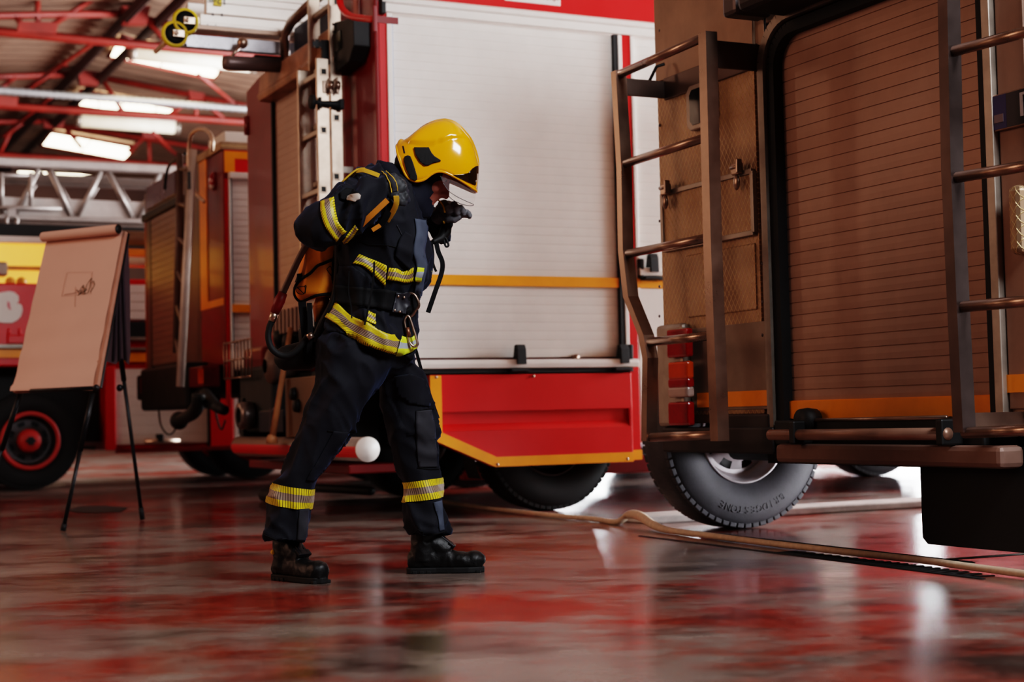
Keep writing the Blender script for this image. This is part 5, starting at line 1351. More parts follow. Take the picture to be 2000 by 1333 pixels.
capsule(mb, [hp_(.094, -.074, -.018), hp_(.103, -.074, 0), hp_(.094, -.074, .018)], [.006, .009, .006])
for s in (-1, 1): ell(mb, -.006, -.006, .078*s, .016, .03, .01)
capsule(mb, [hp_(-.03, -.05), pp(795, 372, 0), pp(770, 415, 0)], [.062, .068, .08], 20)
# bare hands inside the gloves
capsule(mb, [pp(752, 366, -.32), pp(766, 362, -.31), pp(778, 364, -.30)], [.028, .030, .028])
capsule(mb, [pp(858, 420, .18), pp(866, 410, .15), pp(880, 408, .13)], [.026, .026, .022])
bodym = remesh(mb, .0065, 3)
person = obj('person', bodym, M['skin'])
tag(person, 'firefighter in navy turnout gear and yellow helmet, stepping with head bowed', 'person')
for s in (-1, 1):
    mb = MB(); mb.sphere(hp_(.083, .014, .032*s), .0125, 14); ey = mb.build('eye', mat('eye white', S(220, 210, 205), .2), person)
    mb = MB(); mb.sphere(hp_(.0935, .012, .032*s), .0045, 10); mb.build('iris', mat('brown iris', S(50, 34, 24), .2), ey)
    mb = MB(); mb.tube([hp_(.098, .034, .016*s), hp_(.097, .038, .03*s), hp_(.088, .036, .046*s)], [.003, .004, .002], 6); mb.build('eyebrow', mat('dark brow', S(40, 28, 22), .8), person)
bodyb = bvh_of(bodym)

# ------------------------------------------------------------ trousers
mb = MB()
for s in (PELVIS, NEAR_LEG, FAR_LEG): mb._take(*sections(s, 5, 36))
trm = remesh(mb, .0085, 3)
KN, KF = pp(680, 850, -.09), pp(850, 840, .12)
LN = (pp(560, 1040, -.08)-pp(690, 720, -.08)).normalized(); LF = (pp(840, 1040, .13)-pp(775, 720, .1)).normalized()
def tr_disp(p, n):
    near = p.y < pp(700, 800, .02).y
    ax = LN if near else LF
    across = ax.cross(YV).normalized()
    z = p.z
    d = .012*fold(p, (ax*.75+Vector((0, 1, 0))*.45+Vector((.3, 0, 0))).normalized(), 1.6, 11, 3.1)
    kd = min((p-KN).length, (p-KF).length); kw = math.exp(-(kd/.13)**2); aw = math.exp(-((z-.16)/.10)**2); hw = math.exp(-((z-.92)/.14)**2)
    d += (.016*kw+.014*aw+.014*hw)*fold(p, (across*.8+ax*.45+YV*.25).normalized(), 2.2, 15, 8.3)
    d += .0008*noise.noise(p*40)
    return d-.006
displace(trm, tr_disp)
trousers = obj('trousers', trm, M['navy'], person)
trb = bvh_of(trm)
wrap_band('reflective_band', trm, pp(566, 968, -.085), (pp(536, 945, -.085)-pp(520, 986, -.085)).normalized()*.55+Vector((0, 0, 1))*.45+Vector((-.04, 0, 0)), .082, M['band'], trousers, reach=.14)
wrap_band('reflective_band', trm, pp(826, 957, .13), (Vector((-.10, 0, 1))).normalized(), .078, M['band'], trousers, reach=.13)
patch('knee_patch', [(812, 804), (842, 800), (849, 835), (852, 880), (853, 912), (818, 914), (813, 868)], trb, M['kevlar'], trousers, .004)
patch('knee_patch', [(652, 842), (682, 846), (661, 880), (634, 918), (612, 940), (598, 938), (620, 900)], trb, M['navy'], trousers, .004)
patch('cuff_panel', [(846, 982), (862, 978), (867, 1036), (858, 1038), (855, 1012)], trb, M['navy_light'], trousers, .004)
patch('cuff_panel', [(584, 995), (603, 993), (598, 1056), (580, 1056)], trb, M['kevlar'], trousers, .004)
def seam(par, pts, bv, m=None, r=.0022):
    q = resample([(x, y, 0) for x, y in pts], 20); mb = MB(); mb.tube([hit(bv, v.x, v.y, .0015) for v in q], r, 6); return mb.build('seam', m or M['webbing'], par)
seam(trousers, [(640, 842), (665, 844), (688, 848)], trb); seam(trousers, [(812, 804), (830, 800), (848, 798)], trb); seam(trousers, [(815, 914), (838, 917), (859, 916)], trb)
seam(trousers, [(516, 1045), (550, 1058), (597, 1061)], trb); seam(trousers, [(800, 1044), (835, 1046), (874, 1038)], trb)
patch('thigh_pocket', [(770, 735), (800, 730), (829, 742), (842, 780), (838, 794), (800, 788), (778, 770)], trb, M['navy'], trousers, .006, label=None)

# ------------------------------------------------------------ jacket
mb = MB()
for s in (TORSO, NEAR_UP, NEAR_LO, FAR_UP, FAR_LO): mb._take(*sections(s, 5, 40))
jkm = remesh(mb, .0085, 3)
EL = pp(600, 450, -.29); WA = (pp(760, 365, -.32)-pp(600, 450, -.3)).normalized(); AR = pp(700, 420, -.2)
TA = (pp(735, 620)-pp(760, 380)).normalized()
def jk_disp(p, n):
    arm = p.y < pp(700, 400, -.235).y
    d = 0.0
    if arm:
        side = WA.cross(YV).normalized(); t = (p-EL).dot(WA)
        w = math.exp(-((t-.22)/.12)**2)
        d += (.007+.018*w)*fold(p, (side*.85+WA*.45).normalized(), 2.5, 14, 5.2)+.005*fold(p, WA, 1.2, 10, 9.7)
    else:
        d += .018*fold(p, (TA*.9+Vector((.22, 0, .15))).normalized(), 1.5, 9.5, 1.4)
        d += .009*fold(p, (TA*.5+Vector((.6, 0, -.2))).normalized(), 2, 16, 4.4)
        wz = pp(730, 585).z; w = math.exp(-((p.z-wz)/.05)**2); d -= .016*w
    d += .0008*noise.noise(p*40)
    return d-.008
displace(jkm, jk_disp)
jacket = obj('jacket', jkm, M['navy'], person)
jb = bvh_of(jkm)
ribbon('reflective_band', [(701, 497), (718, 504), (734, 509), (756, 519)], [(690, 515), (710, 520), (729, 535), (753, 560)], jb, M['band'], jacket, .005)
ribbon('reflective_band', [(760, 523), (773, 525), (788, 531), (807, 523)], [(756, 546), (775, 549), (793, 552), (807, 549)], jb, M['band'], jacket, .005)
ribbon('reflective_band', [(814, 522), (825, 523)], [(809, 548), (821, 549)], jb, M['band_plain'], jacket, .010)
ribbon('hem_band', [(647, 593), (657, 591), (685, 616), (714, 628), (750, 650), (781, 657)], [(628, 617), (642, 624), (660, 636), (689, 661), (731, 679), (771, 691)], jb, M['band'], jacket, .006, nu=48, nv=8)
ribbon('hem_band', [(783, 657), (800, 660), (810, 654)], [(772, 693), (794, 691), (812, 680)], jb, M['band_plain'], jacket, .007)
ribbon('reflective_tab', [(718, 608), (735, 614)], [(712, 626), (733, 636)], jb, M['band'], jacket, .006, nu=10)
ribbon('sleeve_band', [(626, 395), (628, 420), (637, 446), (656, 472)], [(652, 385), (655, 412), (662, 435), (676, 452)], jb, M['band'], jacket, .006)
ribbon('sleeve_band', [(668, 470), (680, 454), (694, 439)], [(674, 477), (687, 462), (700, 447)], jb, M['band'], jacket, .004, nu=12)
ribbon('zip_flap', [(809, 427), (812, 455), (807, 490), (813, 520), (811, 560), (806, 600)], [(835, 432), (833, 462), (829, 490), (833, 515), (826, 556), (818, 602)], jb, M['navy_light'], jacket, .007, nu=30, nv=6)
ribbon('chest_fold', [(770, 500), (778, 470), (790, 452)], [(800, 528), (806, 492), (806, 462)], jb, M['navy'], jacket, .012, nu=16)
patch('jacket_tail', [(771, 697), (795, 695), (807, 689), (807, 700), (790, 712), (766, 716)], jb, M['navy'], jacket, .003)
patch('side_pocket', [(655, 520), (688, 520), (722, 545), (728, 600), (700, 602), (660, 590)], jb, M['navy'], jacket, .006)
seam(jacket, [(700, 470), (720, 478), (760, 480), (800, 492)], jb); seam(jacket, [(775, 440), (790, 470), (805, 505)], jb, M['kevlar']); seam(jacket, [(738, 512), (731, 545), (724, 590)], jb)
# collar / hood
mb = MB()
for s in ([(782, 292, 846, 342, .088, 0), (772, 318, 846, 378, .10, 0), (764, 335, 846, 406, .108, 0), (756, 348, 842, 424, .112, 0), (752, 360, 826, 432, .115, 0)],
          [(738, 316, 790, 336, .09, 0), (730, 330, 800, 350, .12, 0), (725, 345, 800, 370, .13, 0)]):
    mb._take(*sections(s, 5, 32))
ell(mb, -.006, .008, 0, .106, .112, .086); ell(mb, .03, -.058, 0, .077, .072, .066); ell(mb, .09, -.112, 0, .03, .022, .04)
hdm = remesh(mb, .006, 4)
def hd_disp(p, n): return .006*fold(p, (HF*.4+HU*.5+YV*.5).normalized(), 3, 16, 2.2)-.003
displace(hdm, hd_disp)
b = bmesh.new(); b.from_mesh(hdm)
for co, no in ((hp_(.082, 0), HF), (hp_(0, -.082), HU)):
    bmesh.ops.bisect_plane(b, geom=b.verts[:]+b.edges[:]+b.faces[:], plane_co=co, plane_no=no)
dead = [f for f in b.faces if (f.calc_center_median()-HC).dot(HF) > .082 and (f.calc_center_median()-HC).dot(HU) > -.082]
bmesh.ops.delete(b, geom=dead, context='FACES'); b.to_mesh(hdm); b.free()
hood = obj('hood', hdm, M['hood'], person); sm = hood.modifiers.new('thick', 'SOLIDIFY'); sm.thickness = .004; sm.offset = 1

# ------------------------------------------------------------ helmet
CROWN = [(779, 276), (784, 273), (791, 275), (799, 271), (808, 264), (825, 249), (846, 238), (866, 233.5), (878, 235), (889, 239), (900, 247), (910, 258), (920, 271), (927, 286), (932, 301), (935, 316), (935, 326)]
EDGE = [(776, 284), (777, 294), (780, 307), (784, 320), (789, 334), (796, 350), (804, 359), (817, 363.5), (832, 360), (844, 351), (856, 345), (870, 345.5), (886, 352), (902, 360), (915, 367), (925, 372.5), (931, 374)]
NT_, NS = 90, 26
cu = resample([(x, y, 0) for x, y in CROWN], NT_); ed = resample([(x, y, 0) for x, y in EDGE], NT_)
def crease_y(x):
    pts = [(776, 276), (790, 279), (804, 286), (825, 289), (848, 288), (866, 282), (885, 275), (910, 273), (940, 280)]
    for (a, b_), (c_, d) in zip(pts, pts[1:]):
        if a <= x <= c_:
            f = (x-a)/(c_-a); f = f*f*(3-2*f); return b_+(d-b_)*f
    return 280
def helmet_pt(i, j, sgn):
    t = i/NT_; s = j/NS
    w = .122*max(0, 1-abs(2*t-1.0)**2.6)**.5
    w = max(w, .002)
    g = 1-math.cos(s*math.pi/2)**.92; h = math.sin(s*math.pi/2)**.86
    q = cu[i].lerp(ed[i], g)
    # raised crown above the side crease, centre rib
    up = 1/(1+math.exp((q.y-crease_y(q.x))/.7))*min(1, max(0, (t-.05)/.15))
    bump = .011*up
    ribf = max(0, min(1, (t-.15)/.2))*max(0, min(1, (1-t)/.06)); drop = .006*ribf*(1-math.exp(-(max(0, s-.07)/.02)**2))*max(0, 1-s*1.3)
    base = pp(q.x, q.y, 0); out = Vector((cu[i].x-850, 0, -(cu[i].y-318))).normalized()
    return base + YV*(sgn*(w*h + bump*h)) - out*drop
mb = MB(); vs = []; idx = {}
for i in range(NT_+1):
    for j in range(-NS, NS+1):
        idx[i, j] = len(vs); vs.append(helmet_pt(i, abs(j), -1 if j < 0 else 1))
fs = []
for i in range(NT_):
    for j in range(-NS, NS): fs.append((idx[i, j], idx[i+1, j], idx[i+1, j+1], idx[i, j+1]))
mb._take(vs, fs, True); bmesh.ops.recalc_face_normals(mb.bm, faces=mb.bm.faces)
hm_me = bpy.data.meshes.new('helmet'); mb.bm.to_mesh(hm_me); mb.bm.free()
helmet = obj('helmet', hm_me, M['helmet_yellow'], person)
sm = helmet.modifiers.new('thick', 'SOLIDIFY'); sm.thickness = .005; sm.offset = 0
hb = bvh_of(hm_me)
mb = MB(); rim = [Vector(vs[idx[i, -NS]]) for i in range(NT_+1)]+[Vector(vs[idx[i, NS]]) for i in range(NT_, -1, -1)]
mb.tube(rim, .0055, 10, closed=True); mb.build('rim', M['helmet_yellow'], helmet)
patch('side_vent', [(809, 289), (838, 289), (843, 299), (849, 306), (860, 313), (861, 315), (846, 319), (838, 323), (830, 324), (820, 316), (812, 303)], hb, M['rubber'], helmet, .006, 3, th=.006)
patch('side_pad', [(791, 307), (797, 304.5), (802, 306), (807, 318), (815, 345), (815, 351), (811, 354), (802, 350), (794, 332), (790, 316)], hb, M['rubber'], helmet, .006, 3, th=.006)
patch('smoked_visor', [(884, 342), (899, 341), (914, 338), (922, 329), (928, 325), (933, 324), (932, 340), (927, 362), (916, 357), (904, 352), (893, 347)], hb, M['visor_gold'], helmet, .004, 3, th=.004)
ribbon('brim_edge', [(866, 346), (885, 352), (902, 360), (918, 368), (930, 372)], [(866, 349), (884, 355), (901, 363.5), (917, 371), (929.5, 375)], hb, M['helmet_yellow'], helmet, .009, nu=24, nv=3, th=.008)
q = resample([(783, 276, 0), (794, 283, 0), (806, 287, 0), (825, 290, 0), (848, 289.5, 0), (866, 284, 0), (885, 277, 0), (908, 274, 0)], 40)
patch('small_print', [(786, 286), (789, 286), (792, 300), (789, 300)], hb, M['text_black'], helmet, .003, 2, th=.001)
# clear face shield hanging below the brim
sh_t = [(862, 352), (876, 357), (894, 362), (912, 369), (928, 375), (931, 374)]; sh_b = [(868, 366), (878, 380), (893, 390), (910, 397), (922, 400), (925.5, 400)]
A = resample([(x, y, 0) for x, y in sh_t], 30); B = resample([(x, y, 0) for x, y in sh_b], 30)
vs = []; nn = 8
for sgn in (-1, 1):
    for i in (range(31) if sgn < 0 else range(29, -1, -1)):
        t = .35+.65*i/30; w = .118*max(0, 1-(t)**2.4)**.5
        for j in range(nn+1):
            q2 = A[i].lerp(B[i], j/nn); vs.append(pp(q2.x, q2.y, 0)+YV*(sgn*w))
rows = len(vs)//(nn+1); fs = [(r*(nn+1)+j, (r+1)*(nn+1)+j, (r+1)*(nn+1)+j+1, r*(nn+1)+j+1) for r in range(rows-1) for j in range(nn)]
mb = MB(); mb._take(vs, fs, True); fsd = mb.build('face_shield', M['visor'], helmet, recalc=True)
mb = MB(); mb.tube([vs[r*(nn+1)+nn] for r in range(rows)], .0014, 6); mb.build('shield_edge', mat('shield edge', S(120, 112, 110), .3), fsd)

# ------------------------------------------------------------ gloves
mb = MB()
capsule(mb, [pp(752, 366, -.325), pp(766, 361, -.325), pp(777, 364, -.315)], [.042, .043, .036], 20)
for k, (x, y) in enumerate(((770, 345), (780, 353), (788, 366), (791, 382))):
    capsule(mb, [pp(x-10, y+6, -.335), pp(x, y, -.335), pp(x+4, y+8, -.305), pp(x-3, y+14, -.275), pp(x-9, y+14, -.265)], [.016, .0165, .0155, .0145, .013], 12)
capsule(mb, [pp(762, 378, -.34), pp(773, 385, -.355), pp(784, 396, -.345), pp(790, 397, -.33)], [.02, .017, .0155, .013], 12)
gnm = remesh(mb, .0042, 3)
displace(gnm, lambda p, n: .0014*fold(p, Vector((.4, .3, .8)).normalized(), 12, 60, 2)-.001)
gn = obj('glove', gnm, M['glove'], person, 'near glove closed around the shoulder strap')
mb = MB()
capsule(mb, [pp(858, 422, .17), pp(866, 410, .15), pp(876, 406, .135)], [.036, .034, .03], 18)
capsule(mb, [pp(868, 408, .125), pp(884, 412, .115), pp(900, 417, .11), pp(912, 420, .11)], [.027, .025, .020, .014], 14)
for x0, y0, x1, y1, r in ((868, 397, 878, 412, .0168), (887, 399, 894, 415, .0150), (900, 406, 907, 417, .0138), (912, 414, 918, 421, .0112)):
    capsule(mb, [pp(x0-6, y0+2, .115), pp(x0, y0, .088), pp((x0+x1)/2+1, (y0+y1)/2, .074), pp(x1, y1, .078), pp(x1-1, y1+3, .10)], [r*.95, r, r, r*.96, r*.85], 14)
capsule(mb, [pp(866, 420, .125), pp(877, 428, .105), pp(888, 429, .095), pp(897, 424, .09)], [.022, .019, .016, .013], 12)
gfm = remesh(mb, .003, 1)
displace(gfm, lambda p, n: .0008*fold(p, Vector((.8, .2, .4)).normalized(), 12, 60, 2)-.001)
gf = obj('glove', gfm, M['glove_far_lit'], person, 'far glove held up in front of the chin')
gb = bvh_of(gnm, jkm)
# striped cuffs
for off_, (a, c_) in zip((.005, .005), ((( (745, 336), (755, 346), (762, 360), (765, 377)), M['strap_yellow']), (((753, 335), (765, 345), (773, 358), (776, 374)), M['strap_yellow']))):
    q = resample([(x, y, 0) for x, y in a], 20); mb = MB(); mb.tube([hit(gb, v.x, v.y, off_, -.33) for v in q], .0017, 6); mb.build('cuff_piping', c_, gn)
ribbon('cuff', [(746, 336), (756, 346), (763, 360), (766, 376)], [(752, 335), (764, 345), (772, 358), (775, 374)], gb, M['kevlar'], gn, .004, nu=16, nv=3, dd=-.33)
gfb = bvh_of(gfm, jkm)
for a in (((848, 388), (857, 392), (865, 402), (869, 415)),):
    q = resample([(x, y, 0) for x, y in a], 16); mb = MB(); mb.tube([pp(v.x, v.y, .06+.02*(1-i_/16)) for i_, v in enumerate(q)], [.0045]*6+[.006]*11, 8, flat=.6); mb.build('cuff_piping', M['strap_yellow'], gf)
q = resample([(868, 432, 0), (864, 447, 0), (854, 463, 0)], 10); mb = MB(); mb.tube([hit(gfb, v.x, v.y, .006, .2) for v in q], .0045, 6); mb.build('cuff_piping', M['strap_yellow'], gf)
patch('sleeve_tab', [(678, 384), (700, 380), (703, 384), (702, 389), (692, 393), (680, 393), (676, 389)], jb, mat('pale grey tab', S(206, 190, 176), .5), jacket, .010, 4, th=.004)
patch('sleeve_clip', [(663, 377), (676, 368), (694, 372), (700, 379), (678, 383), (674, 392), (664, 388)], jb, M['webbing'], jacket, .007, 4, th=.005)

# ------------------------------------------------------------ boots
def boot(loc, yaw, label):
    sole_o = [(-.02, -.030), (-.005, -.040), (.04, -.041), (.10, -.036), (.17, -.046), (.23, -.048), (.27, -.036), (.292, -.010), (.29, .014), (.268, .040), (.22, .052), (.16, .046), (.10, .038), (.04, .042), (-.005, .041), (-.02, .03), (-.027, 0)]
    T = Matrix.Translation(loc) @ Matrix.Rotation(yaw, 4, 'Z')
    mb = MB(); sec = [(-.018, .030, .055, .036), (.02, .042, .095, .040), (.06, .042, .10, .040), (.11, .039, .085, .038), (.16, .046, .068, .040), (.21, .049, .060, .044), (.255, .042, .054, .04), (.283, .024, .042, .024)]
    # foot loft: x, half width, height
    vs = []; n = 24
    for x, w, h, _ in sec:
        for j in range(n):
            a = 2*math.pi*j/n; y = w*math.cos(a); z = .008+((h+.014)/2)*(1+max(-.86, math.sin(a)))
            vs.append((x, y, z))
    k = len(sec); fs = [(i*n+j, i*n+(j+1) % n, (i+1)*n+(j+1) % n, (i+1)*n+j) for i in range(k-1) for j in range(n)]
    fs += [tuple(range(n-1, -1, -1)), tuple((k-1)*n+j for j in range(n))]
    mb._take(vs, fs)
    mb.tube([(.042, 0, .05), (.046, 0, .10), (.050, 0, .15), (.046, 0, .21), (.044, 0, .25)], [.050, .053, .054, .055, .055], 24)
    mb.tube([(.05, 0, .145), (.10, 0, .115), (.15, 0, .085)], [.046, .044, .034], 20)
    ell_ = bmesh.new(); bmesh.ops.create_uvsphere(ell_, u_segments=24, v_segments=14, radius=1); mb.join(ell_, Matrix.Translation((.245, .001, .05)) @ Matrix.Diagonal((.048, .046, .036, 1)))
    bmesh.ops.transform(mb.bm, matrix=T, verts=mb.bm.verts)
    me = remesh(mb, .0055, 3)
    displace(me, lambda p, n_: .0022*fold(p, Vector((.2, .9, .2)).normalized(), 3, 32, 4)-.001)
    o = obj('boot', me, M['leather'], person, label)
    mb = MB(); mb.prism([(x*.985, y*.93) for x, y in sole_o], 'z', 0.0, .024, .005, T)
    for i in range(10):
        x = .012+i*.028
        if 2 < i < 5: continue
        mb.box(x-.009, x+.009, -.040, .043, 0, .012, .002, T)
    mb.build('sole', M['rubber'], o)
    mb = MB()
    # lacing strap with buckle plate on the instep
    Q = T @ Matrix.Translation((.128, 0, .128)) @ Matrix.Rotation(math.radians(38), 4, 'Y')
    mb.box(-.05, .05, -.026, .026, -.006, .006, .004, Q); mb.box(-.04, .045, -.02, -.008, .004, .012, .003, Q); mb.box(-.04, .045, .008, .02, .004, .012, .003, Q); mb.box(.02, .05, -.03, .03, .0, .012, .003, Q)
    mb.build('fastener', M['black_metal'], o)
    bv = bvh_of(me); return o, bv
near_loc = G(527, 1134); near_loc.z = 0
far_loc = G(806, 1121); far_loc.z = 0
bn, bnb = boot(near_loc+Vector((.035, .02, 0)), math.radians(-46), 'near boot with toe turned to the viewer'); bf, bfb = boot(far_loc+Vector((0, .01, 0)), math.radians(-3), 'far boot in full side view')
v = hit(bnb, 534, 1079, .002); mb = MB(); mb.sphere(v, .010, 10); mb.build('yellow_dot', M['strap_yellow'], bn)

# ------------------------------------------------------------ belt (worn)
ribbon('belt', [(655, 556), (700, 560), (760, 566), (800, 572), (818, 574)], [(650, 592), (700, 598), (755, 606), (794, 612), (812, 612)], jb, M['webbing'], person, .010, nu=40)
pl = patch('belt_plate', [(771, 569), (799, 573), (796, 595), (793, 614), (762, 610), (766, 590)], jb, mat('dark leather plate', S(44, 44, 52), .5), person, .018, 4, th=.006)
mb = MB()
for x, y in ((777, 577), (790, 580), (767, 607), (780, 610)):
    v = hit(jb, x, y, .021); mb = MB(); mb.tube([v+Vector((0, .003, 0)), v-Vector((0, .004, 0))], [.0055, .0045], 12); mb.build('rivet', M['alu'], pl)
mb = MB(); mb.tube([pp(v.x, v.y, -.10) for v in resample([(798, 573, 0), (808, 575, 0), (815, 585, 0), (818, 598, 0), (812, 606, 0), (806, 615, 0), (800, 620, 0)], 18)], .006, 8); dr_ = mb.build('d_ring', M['steel'], pl)
cb = [(794, 617), (790, 626), (792, 640), (796, 655), (800, 669), (806, 676), (812, 677), (815, 671), (812, 658), (807, 642), (802, 627), (799, 619)]
mb = MB(); mb.tube(smooth_path([pp(x, y, -.12) for x, y in cb+cb[:1]], 4)[:-1], .0045, 8, closed=True); car = mb.build('carabiner', M['alu'], pl)
mb = MB(); mb.tube([pp(795, 640, -.12), pp(799, 658, -.12)], .0085, 10); mb.build('lock_sleeve', mat('copper sleeve', S(150, 100, 76), .4, .7), car)

# ================================================= breathing apparatus on the back
ba = thing('breathing_apparatus', 'orange backpack with black harness straps worn on the firefighter back', 'breathing apparatus', pp(620, 600, 0))
bo = Vector(ba.location)
def reparent(o):
    o.parent = ba; o.matrix_parent_inverse = Matrix.Translation(-bo); return o
mb = MB()
mb._take(*sections([(606, 430, 660, 440, .05, .0), (600, 470, 668, 478, .085, 0), (592, 500, 668, 505, .095, 0), (584, 535, 668, 540, .1, 0), (577, 560, 664, 560, .1, 0), (577, 578, 655, 578, .09, 0), (584, 588, 645, 582, .06, 0)], 5, 36, 1, .8))
pkm = remesh(mb, .007, 3); displace(pkm, lambda p, n: .004*fold(p, Vector((.3, .2, .9)).normalized(), 2, 14, 6)-.002)
pk = reparent(obj('cylinder_cover', pkm, M['pack_orange'], None)); pkb = bvh_of(pkm)
def ba_line(name, pts, bv, r, m, off=.003, dd=0):
    q = resample([(x, y, 0) for x, y in pts], 24); mb = MB(); mb.tube([hit(bv, v.x, v.y, off, dd) for v in q], r, 8)
    o = mb.build(name, m, pk); o.matrix_parent_inverse = Matrix.Translation(Vector((0, 0, 0))); return o
ba_line('piping', [(592, 543), (606, 534), (620, 520), (634, 514), (648, 508)], pkb, .006, M['webbing'])
ba_line('piping', [(577, 562), (577, 577), (587, 588), (604, 582), (622, 576), (646, 574)], pkb, .006, M['webbing'])
ba_line('piping', [(592, 543), (582, 553), (577, 563)], pkb, .006, M['webbing'])
patch('tab', [(579, 537), (592, 535), (590, 548), (579, 553)], pkb, M['webbing'], pk, .008, 4, dd=0)
ba_line('stitching', [(580, 562), (595, 560), (594, 574), (581, 572), (580, 562), (594, 574)], pkb, .0013, M['text_black'], .002)
ba_line('stitching', [(595, 559), (598, 559), (596, 573)], pkb, .0015, M['text_black'], .002)
ba_line('stitching', [(638, 526), (646, 521), (648, 540), (638, 526)], pkb, .0013, M['text_black'], .002)
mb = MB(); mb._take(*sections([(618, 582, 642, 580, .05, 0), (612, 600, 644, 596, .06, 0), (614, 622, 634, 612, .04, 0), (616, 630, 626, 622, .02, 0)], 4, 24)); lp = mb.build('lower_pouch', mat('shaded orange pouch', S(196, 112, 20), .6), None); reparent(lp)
mb = MB(); mb._take(*sections([(660, 395, 680, 395, .12, 0), (656, 450, 674, 455, .125, 0), (656, 520, 676, 520, .125, 0), (650, 580, 668, 585, .12, 0), (628, 625, 652, 630, .11, 0), (606, 670, 640, 670, .09, 0)], 4, 28, 1, .7)); bp_ = mb.build('back_plate', M['black'], None); reparent(bp_)
def strap(name, pts, w, m, th=.0035, yaxis=False, par=None):
    """free hanging webbing: centre line in pixels + depth, width in metres"""
    q = smooth_path([pp(*p) for p in pts], 6); mb = MB(); vs = []; 
    for i, p in enumerate(q):
        d = (q[min(i+1, len(q)-1)]-q[max(i-1, 0)]).normalized()
        s = YV if yaxis else d.cross(YV).normalized()
        n = d.cross(s).normalized()
        for a, b_ in ((-1, -1), (1, -1), (1, 1), (-1, 1)): vs.append(p+s*(a*w/2)+n*(b_*th/2))
    k = len(q); fs = [(i*4+j, i*4+(j+1) % 4, (i+1)*4+(j+1) % 4, (i+1)*4+j) for i in range(k-1) for j in range(4)]+[(3, 2, 1, 0), tuple((k-1)*4+j for j in range(4))]
    mb._take(vs, fs); o = mb.build(name, m, None); return reparent(o)
strap('shoulder_strap', [(642, 388, -.10), (655, 374, -.12), (672, 355, -.15), (690, 339, -.16), (702, 332, -.165), (714, 331, -.17)], .05, M['strap_yellow'], .006, True)
strap('shoulder_strap', [(696, 334, -.18), (710, 333, -.20), (724, 337, -.22), (740, 343, -.24)], .016, M['strap_yellow'], .006)
strap('chest_strap', [(704, 441, -.36), (722, 424, -.375), (740, 407, -.38), (757, 391, -.38)], .021, mat('orange strap', S(216, 132, 30), .7, bump=.2, bscale=300), .004)
strap('chest_strap', [(774, 383, -.375), (774, 398, -.36), (768, 413, -.34), (756, 432, -.31)], .020, M['strap_yellow'], .004)
strap('buckle_strap', [(757, 392, -.35), (762, 402, -.34), (756, 420, -.33), (744, 440, -.31), (734, 446, -.30)], .024, M['webbing'], .004)
strap('strap_end', [(727, 450, -.31), (735, 445, -.31), (743, 440, -.31)], .016, mat('orange strap', S(216, 132, 30)), .003)
strap('hanging_strap', [(851, 470, .12), (856, 492, .11), (864, 513, .10), (862, 535, .10), (850, 570, .09), (836, 611, .09)], .019, M['webbing'], .003)
strap('hanging_strap', [(842, 470, .13), (846, 495, .12), (846, 515, .12), (852, 531, .12)], .010, M['webbing'], .003)
strap('hip_strap', [(810, 676, .24), (818, 705, .25), (828, 740, .26), (842, 778, .27), (856, 818, .26)], .013, M['webbing'], .004)
strap('waist_strap', [(731, 512, -.215), (729, 545, -.21), (722, 590, -.215), (712, 635, -.225)], .007, M['webbing'], .004)
strap('waist_strap', [(682, 530, -.205), (681, 570, -.2), (686, 600, -.205), (687, 622, -.215)], .005, M['webbing'], .003)
strap('waist_strap', [(590, 590, -.08), (594, 630, -.08), (598, 670, -.06), (600, 712, -.04)], .03, M['webbing'], .004)
strap('waist_strap', [(604, 592, -.1), (606, 640, -.1), (604, 690, -.08)], .02, M['webbing'], .004)
# chest pouch on the far strap with a reflective tab, and a clip
mb = MB(); mb._take(*sections([(832, 470, 846, 474, .03, .10), (829, 500, 848, 502, .035, .10), (822, 535, 844, 536, .035, .09), (820, 552, 838, 556, .03, .09)], 4, 24, 1, .8)); po = mb.build('chest_pouch', M['webbing'], None); reparent(po)
o = ribbon('reflective_tab', [(838, 528), (844, 530)], [(833, 553), (838, 555)], None, M['band_plain'], None, nu=4, nv=4, dd=.05); reparent(o)
mb = MB(); mb.tube(smooth_path([pp(x, y, .13) for x, y in ((868, 462), (873, 470), (876, 480), (871, 482), (868, 474), (866, 465))], 3), .005, 6); o = mb.build('clip', M['black'], None); reparent(o)
mb = MB(); capsule(mb, [pp(872, 440, .16), pp(870, 452, .15), pp(862, 466, .14), pp(848, 472, .12)], [.022, .024, .02, .012]); o = mb.build('strap_adjuster', M['black'], None); reparent(o)
mb = MB(); mb.tube([pp(882, 424, .1), pp(881, 440, .1), pp(880, 448, .1)], [.006, .008, .002], 6); o = mb.build('strap_tip', M['webbing'], None); reparent(o)
# air hose with red sleeve behind the hip
mb = MB(); mb.tube(smooth_path([pp(612, 460, -.06), pp(592, 490, -.08), pp(572, 530, -.08), pp(552, 574, -.08)], 5), .013, 12); hs = mb.build('air_hose', M['grey_tube'], None); reparent(hs)
mb = MB(); mb.tube([pp(553, 572, -.08), pp(546, 588, -.08), pp(536, 612, -.08)], [.017, .022, .018], 14); o = mb.build('red_sleeve', mat('red plastic sleeve', S(150, 22, 24), .45), hs)
mb = MB(); mb.tube([pp(537, 610, -.08), pp(531, 628, -.08)], [.017, .015], 14); mb.build('ferrule', M['alu'], hs)
mb = MB(); mb.tube(smooth_path([pp(x, y, -.08) for x, y in ((532, 626), (526, 640), (524, 660), (530, 680), (545, 693), (562, 695), (578, 686), (592, 670), (602, 655))], 5), .0125, 12); mb.build('hose_loop', M['rubber'], hs)
mb = MB(); mb.tube([pp(603, 652, -.1), pp(609, 662, -.1)], .014, 10); o = mb.build('valve', M['steel'], None); reparent(o)
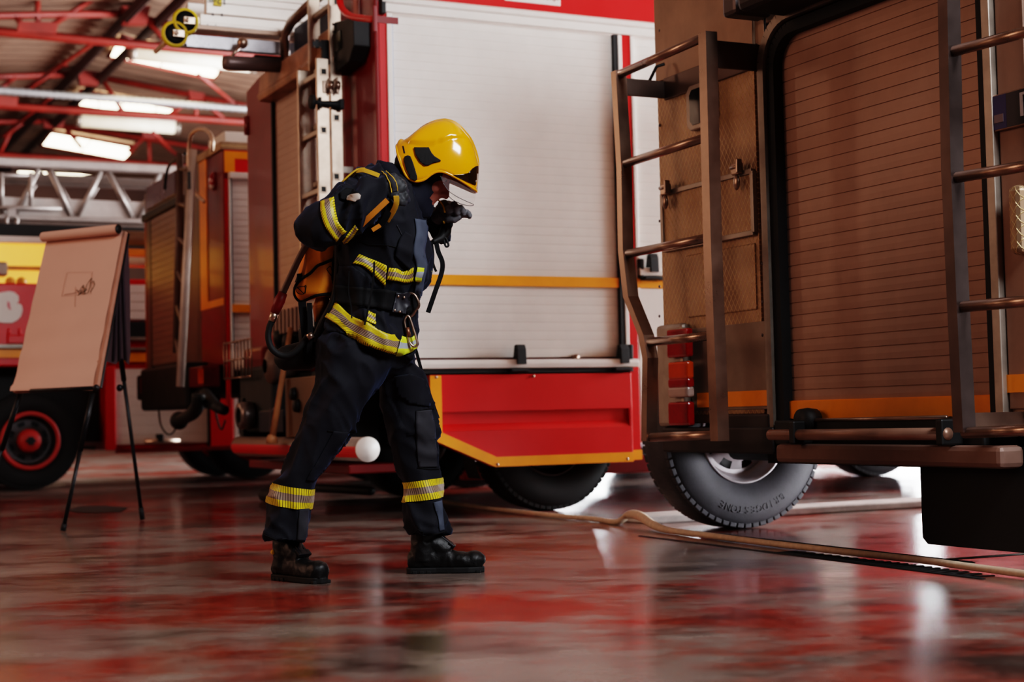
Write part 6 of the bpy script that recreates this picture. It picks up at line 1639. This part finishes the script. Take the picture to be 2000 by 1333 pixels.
# valve unit and bottle end below the plate
mb = MB(); capsule(mb, [pp(560, 700, .02), pp(600, 695, .02), pp(630, 680, .02)], [.05, .06, .05], 16); capsule(mb, [pp(600, 650, 0), pp(606, 690, 0)], [.035, .04], 14); o = mb.build('valve_unit', M['black'], None); reparent(o)
# ================================================================= light
def area(name, loc, target, sx, sy, power, col):
    l = bpy.data.lights.new(name, 'AREA'); l.shape = 'RECTANGLE'; l.size = sx; l.size_y = sy; l.energy = power; l.color = col
    o = bpy.data.objects.new(name, l); COL.objects.link(o); o.location = loc
    o.rotation_euler = (Vector(target)-Vector(loc)).to_track_quat('-Z', 'Z').to_euler(); return o
for i, (a, b) in enumerate(BAYS):
    cu = (a+b)/2; p = uv(cu, V1_-.05, 2.65)
    area('bay_side_light', p, p-VDIR, 4.0, 3.3, (1100 if cu < 7 else 1800) if cu > 2 else 300, (.93, .96, 1.0))
p = uv(7.95, V1_-.1, 2.5); area('bay_side_light', p, p-VDIR, 1.7, 3.0, 900, (.86, .93, 1.0))  # extra lamp added to strengthen the light through the gap between the trucks
area('wheel_fill_light', uv(5.6, 6.9, .32), uv(6.95, 4.75, .38), 1.0, .4, 12, (.95, .94, 1.0)).data.spread = math.radians(46)  # unseen lamp added under the truck to brighten the wheel
area('gap_fill_light', uv(12.15, 7.2, 2.6), uv(12.45, 3.7, 1.5), .5, 2.0, 110, (1.0, .97, .93))  # hidden lamp added between the engines to brighten the white shutter
k = uv(-.3, 4.05, 5.0)
area('key_light', k, uv(9.0, 5.0, 1.6), 2.2, 1.8, 480, (.92, .95, 1.0))
# warm light coming down the left side of the hall
k = uv(9, -6.5, 5.2); area('warm_light', k, uv(8, 3, .8), 7, 2.5, 320, (1.0, .60, .43))
k = uv(22, -4.5, 5.4); area('warm_light', k, uv(24, 5, 2.5), 8, 2.5, 460, (1.0, .66, .48))
w = bpy.data.worlds.new('world'); SC.world = w; w.use_nodes = True
w.node_tree.nodes['Background'].inputs[0].default_value = (.62, .72, 1, 1); w.node_tree.nodes['Background'].inputs[1].default_value = .15
SC.view_settings.view_transform = 'Filmic'; SC.view_settings.look = 'High Contrast'; SC.view_settings.exposure = 0.0
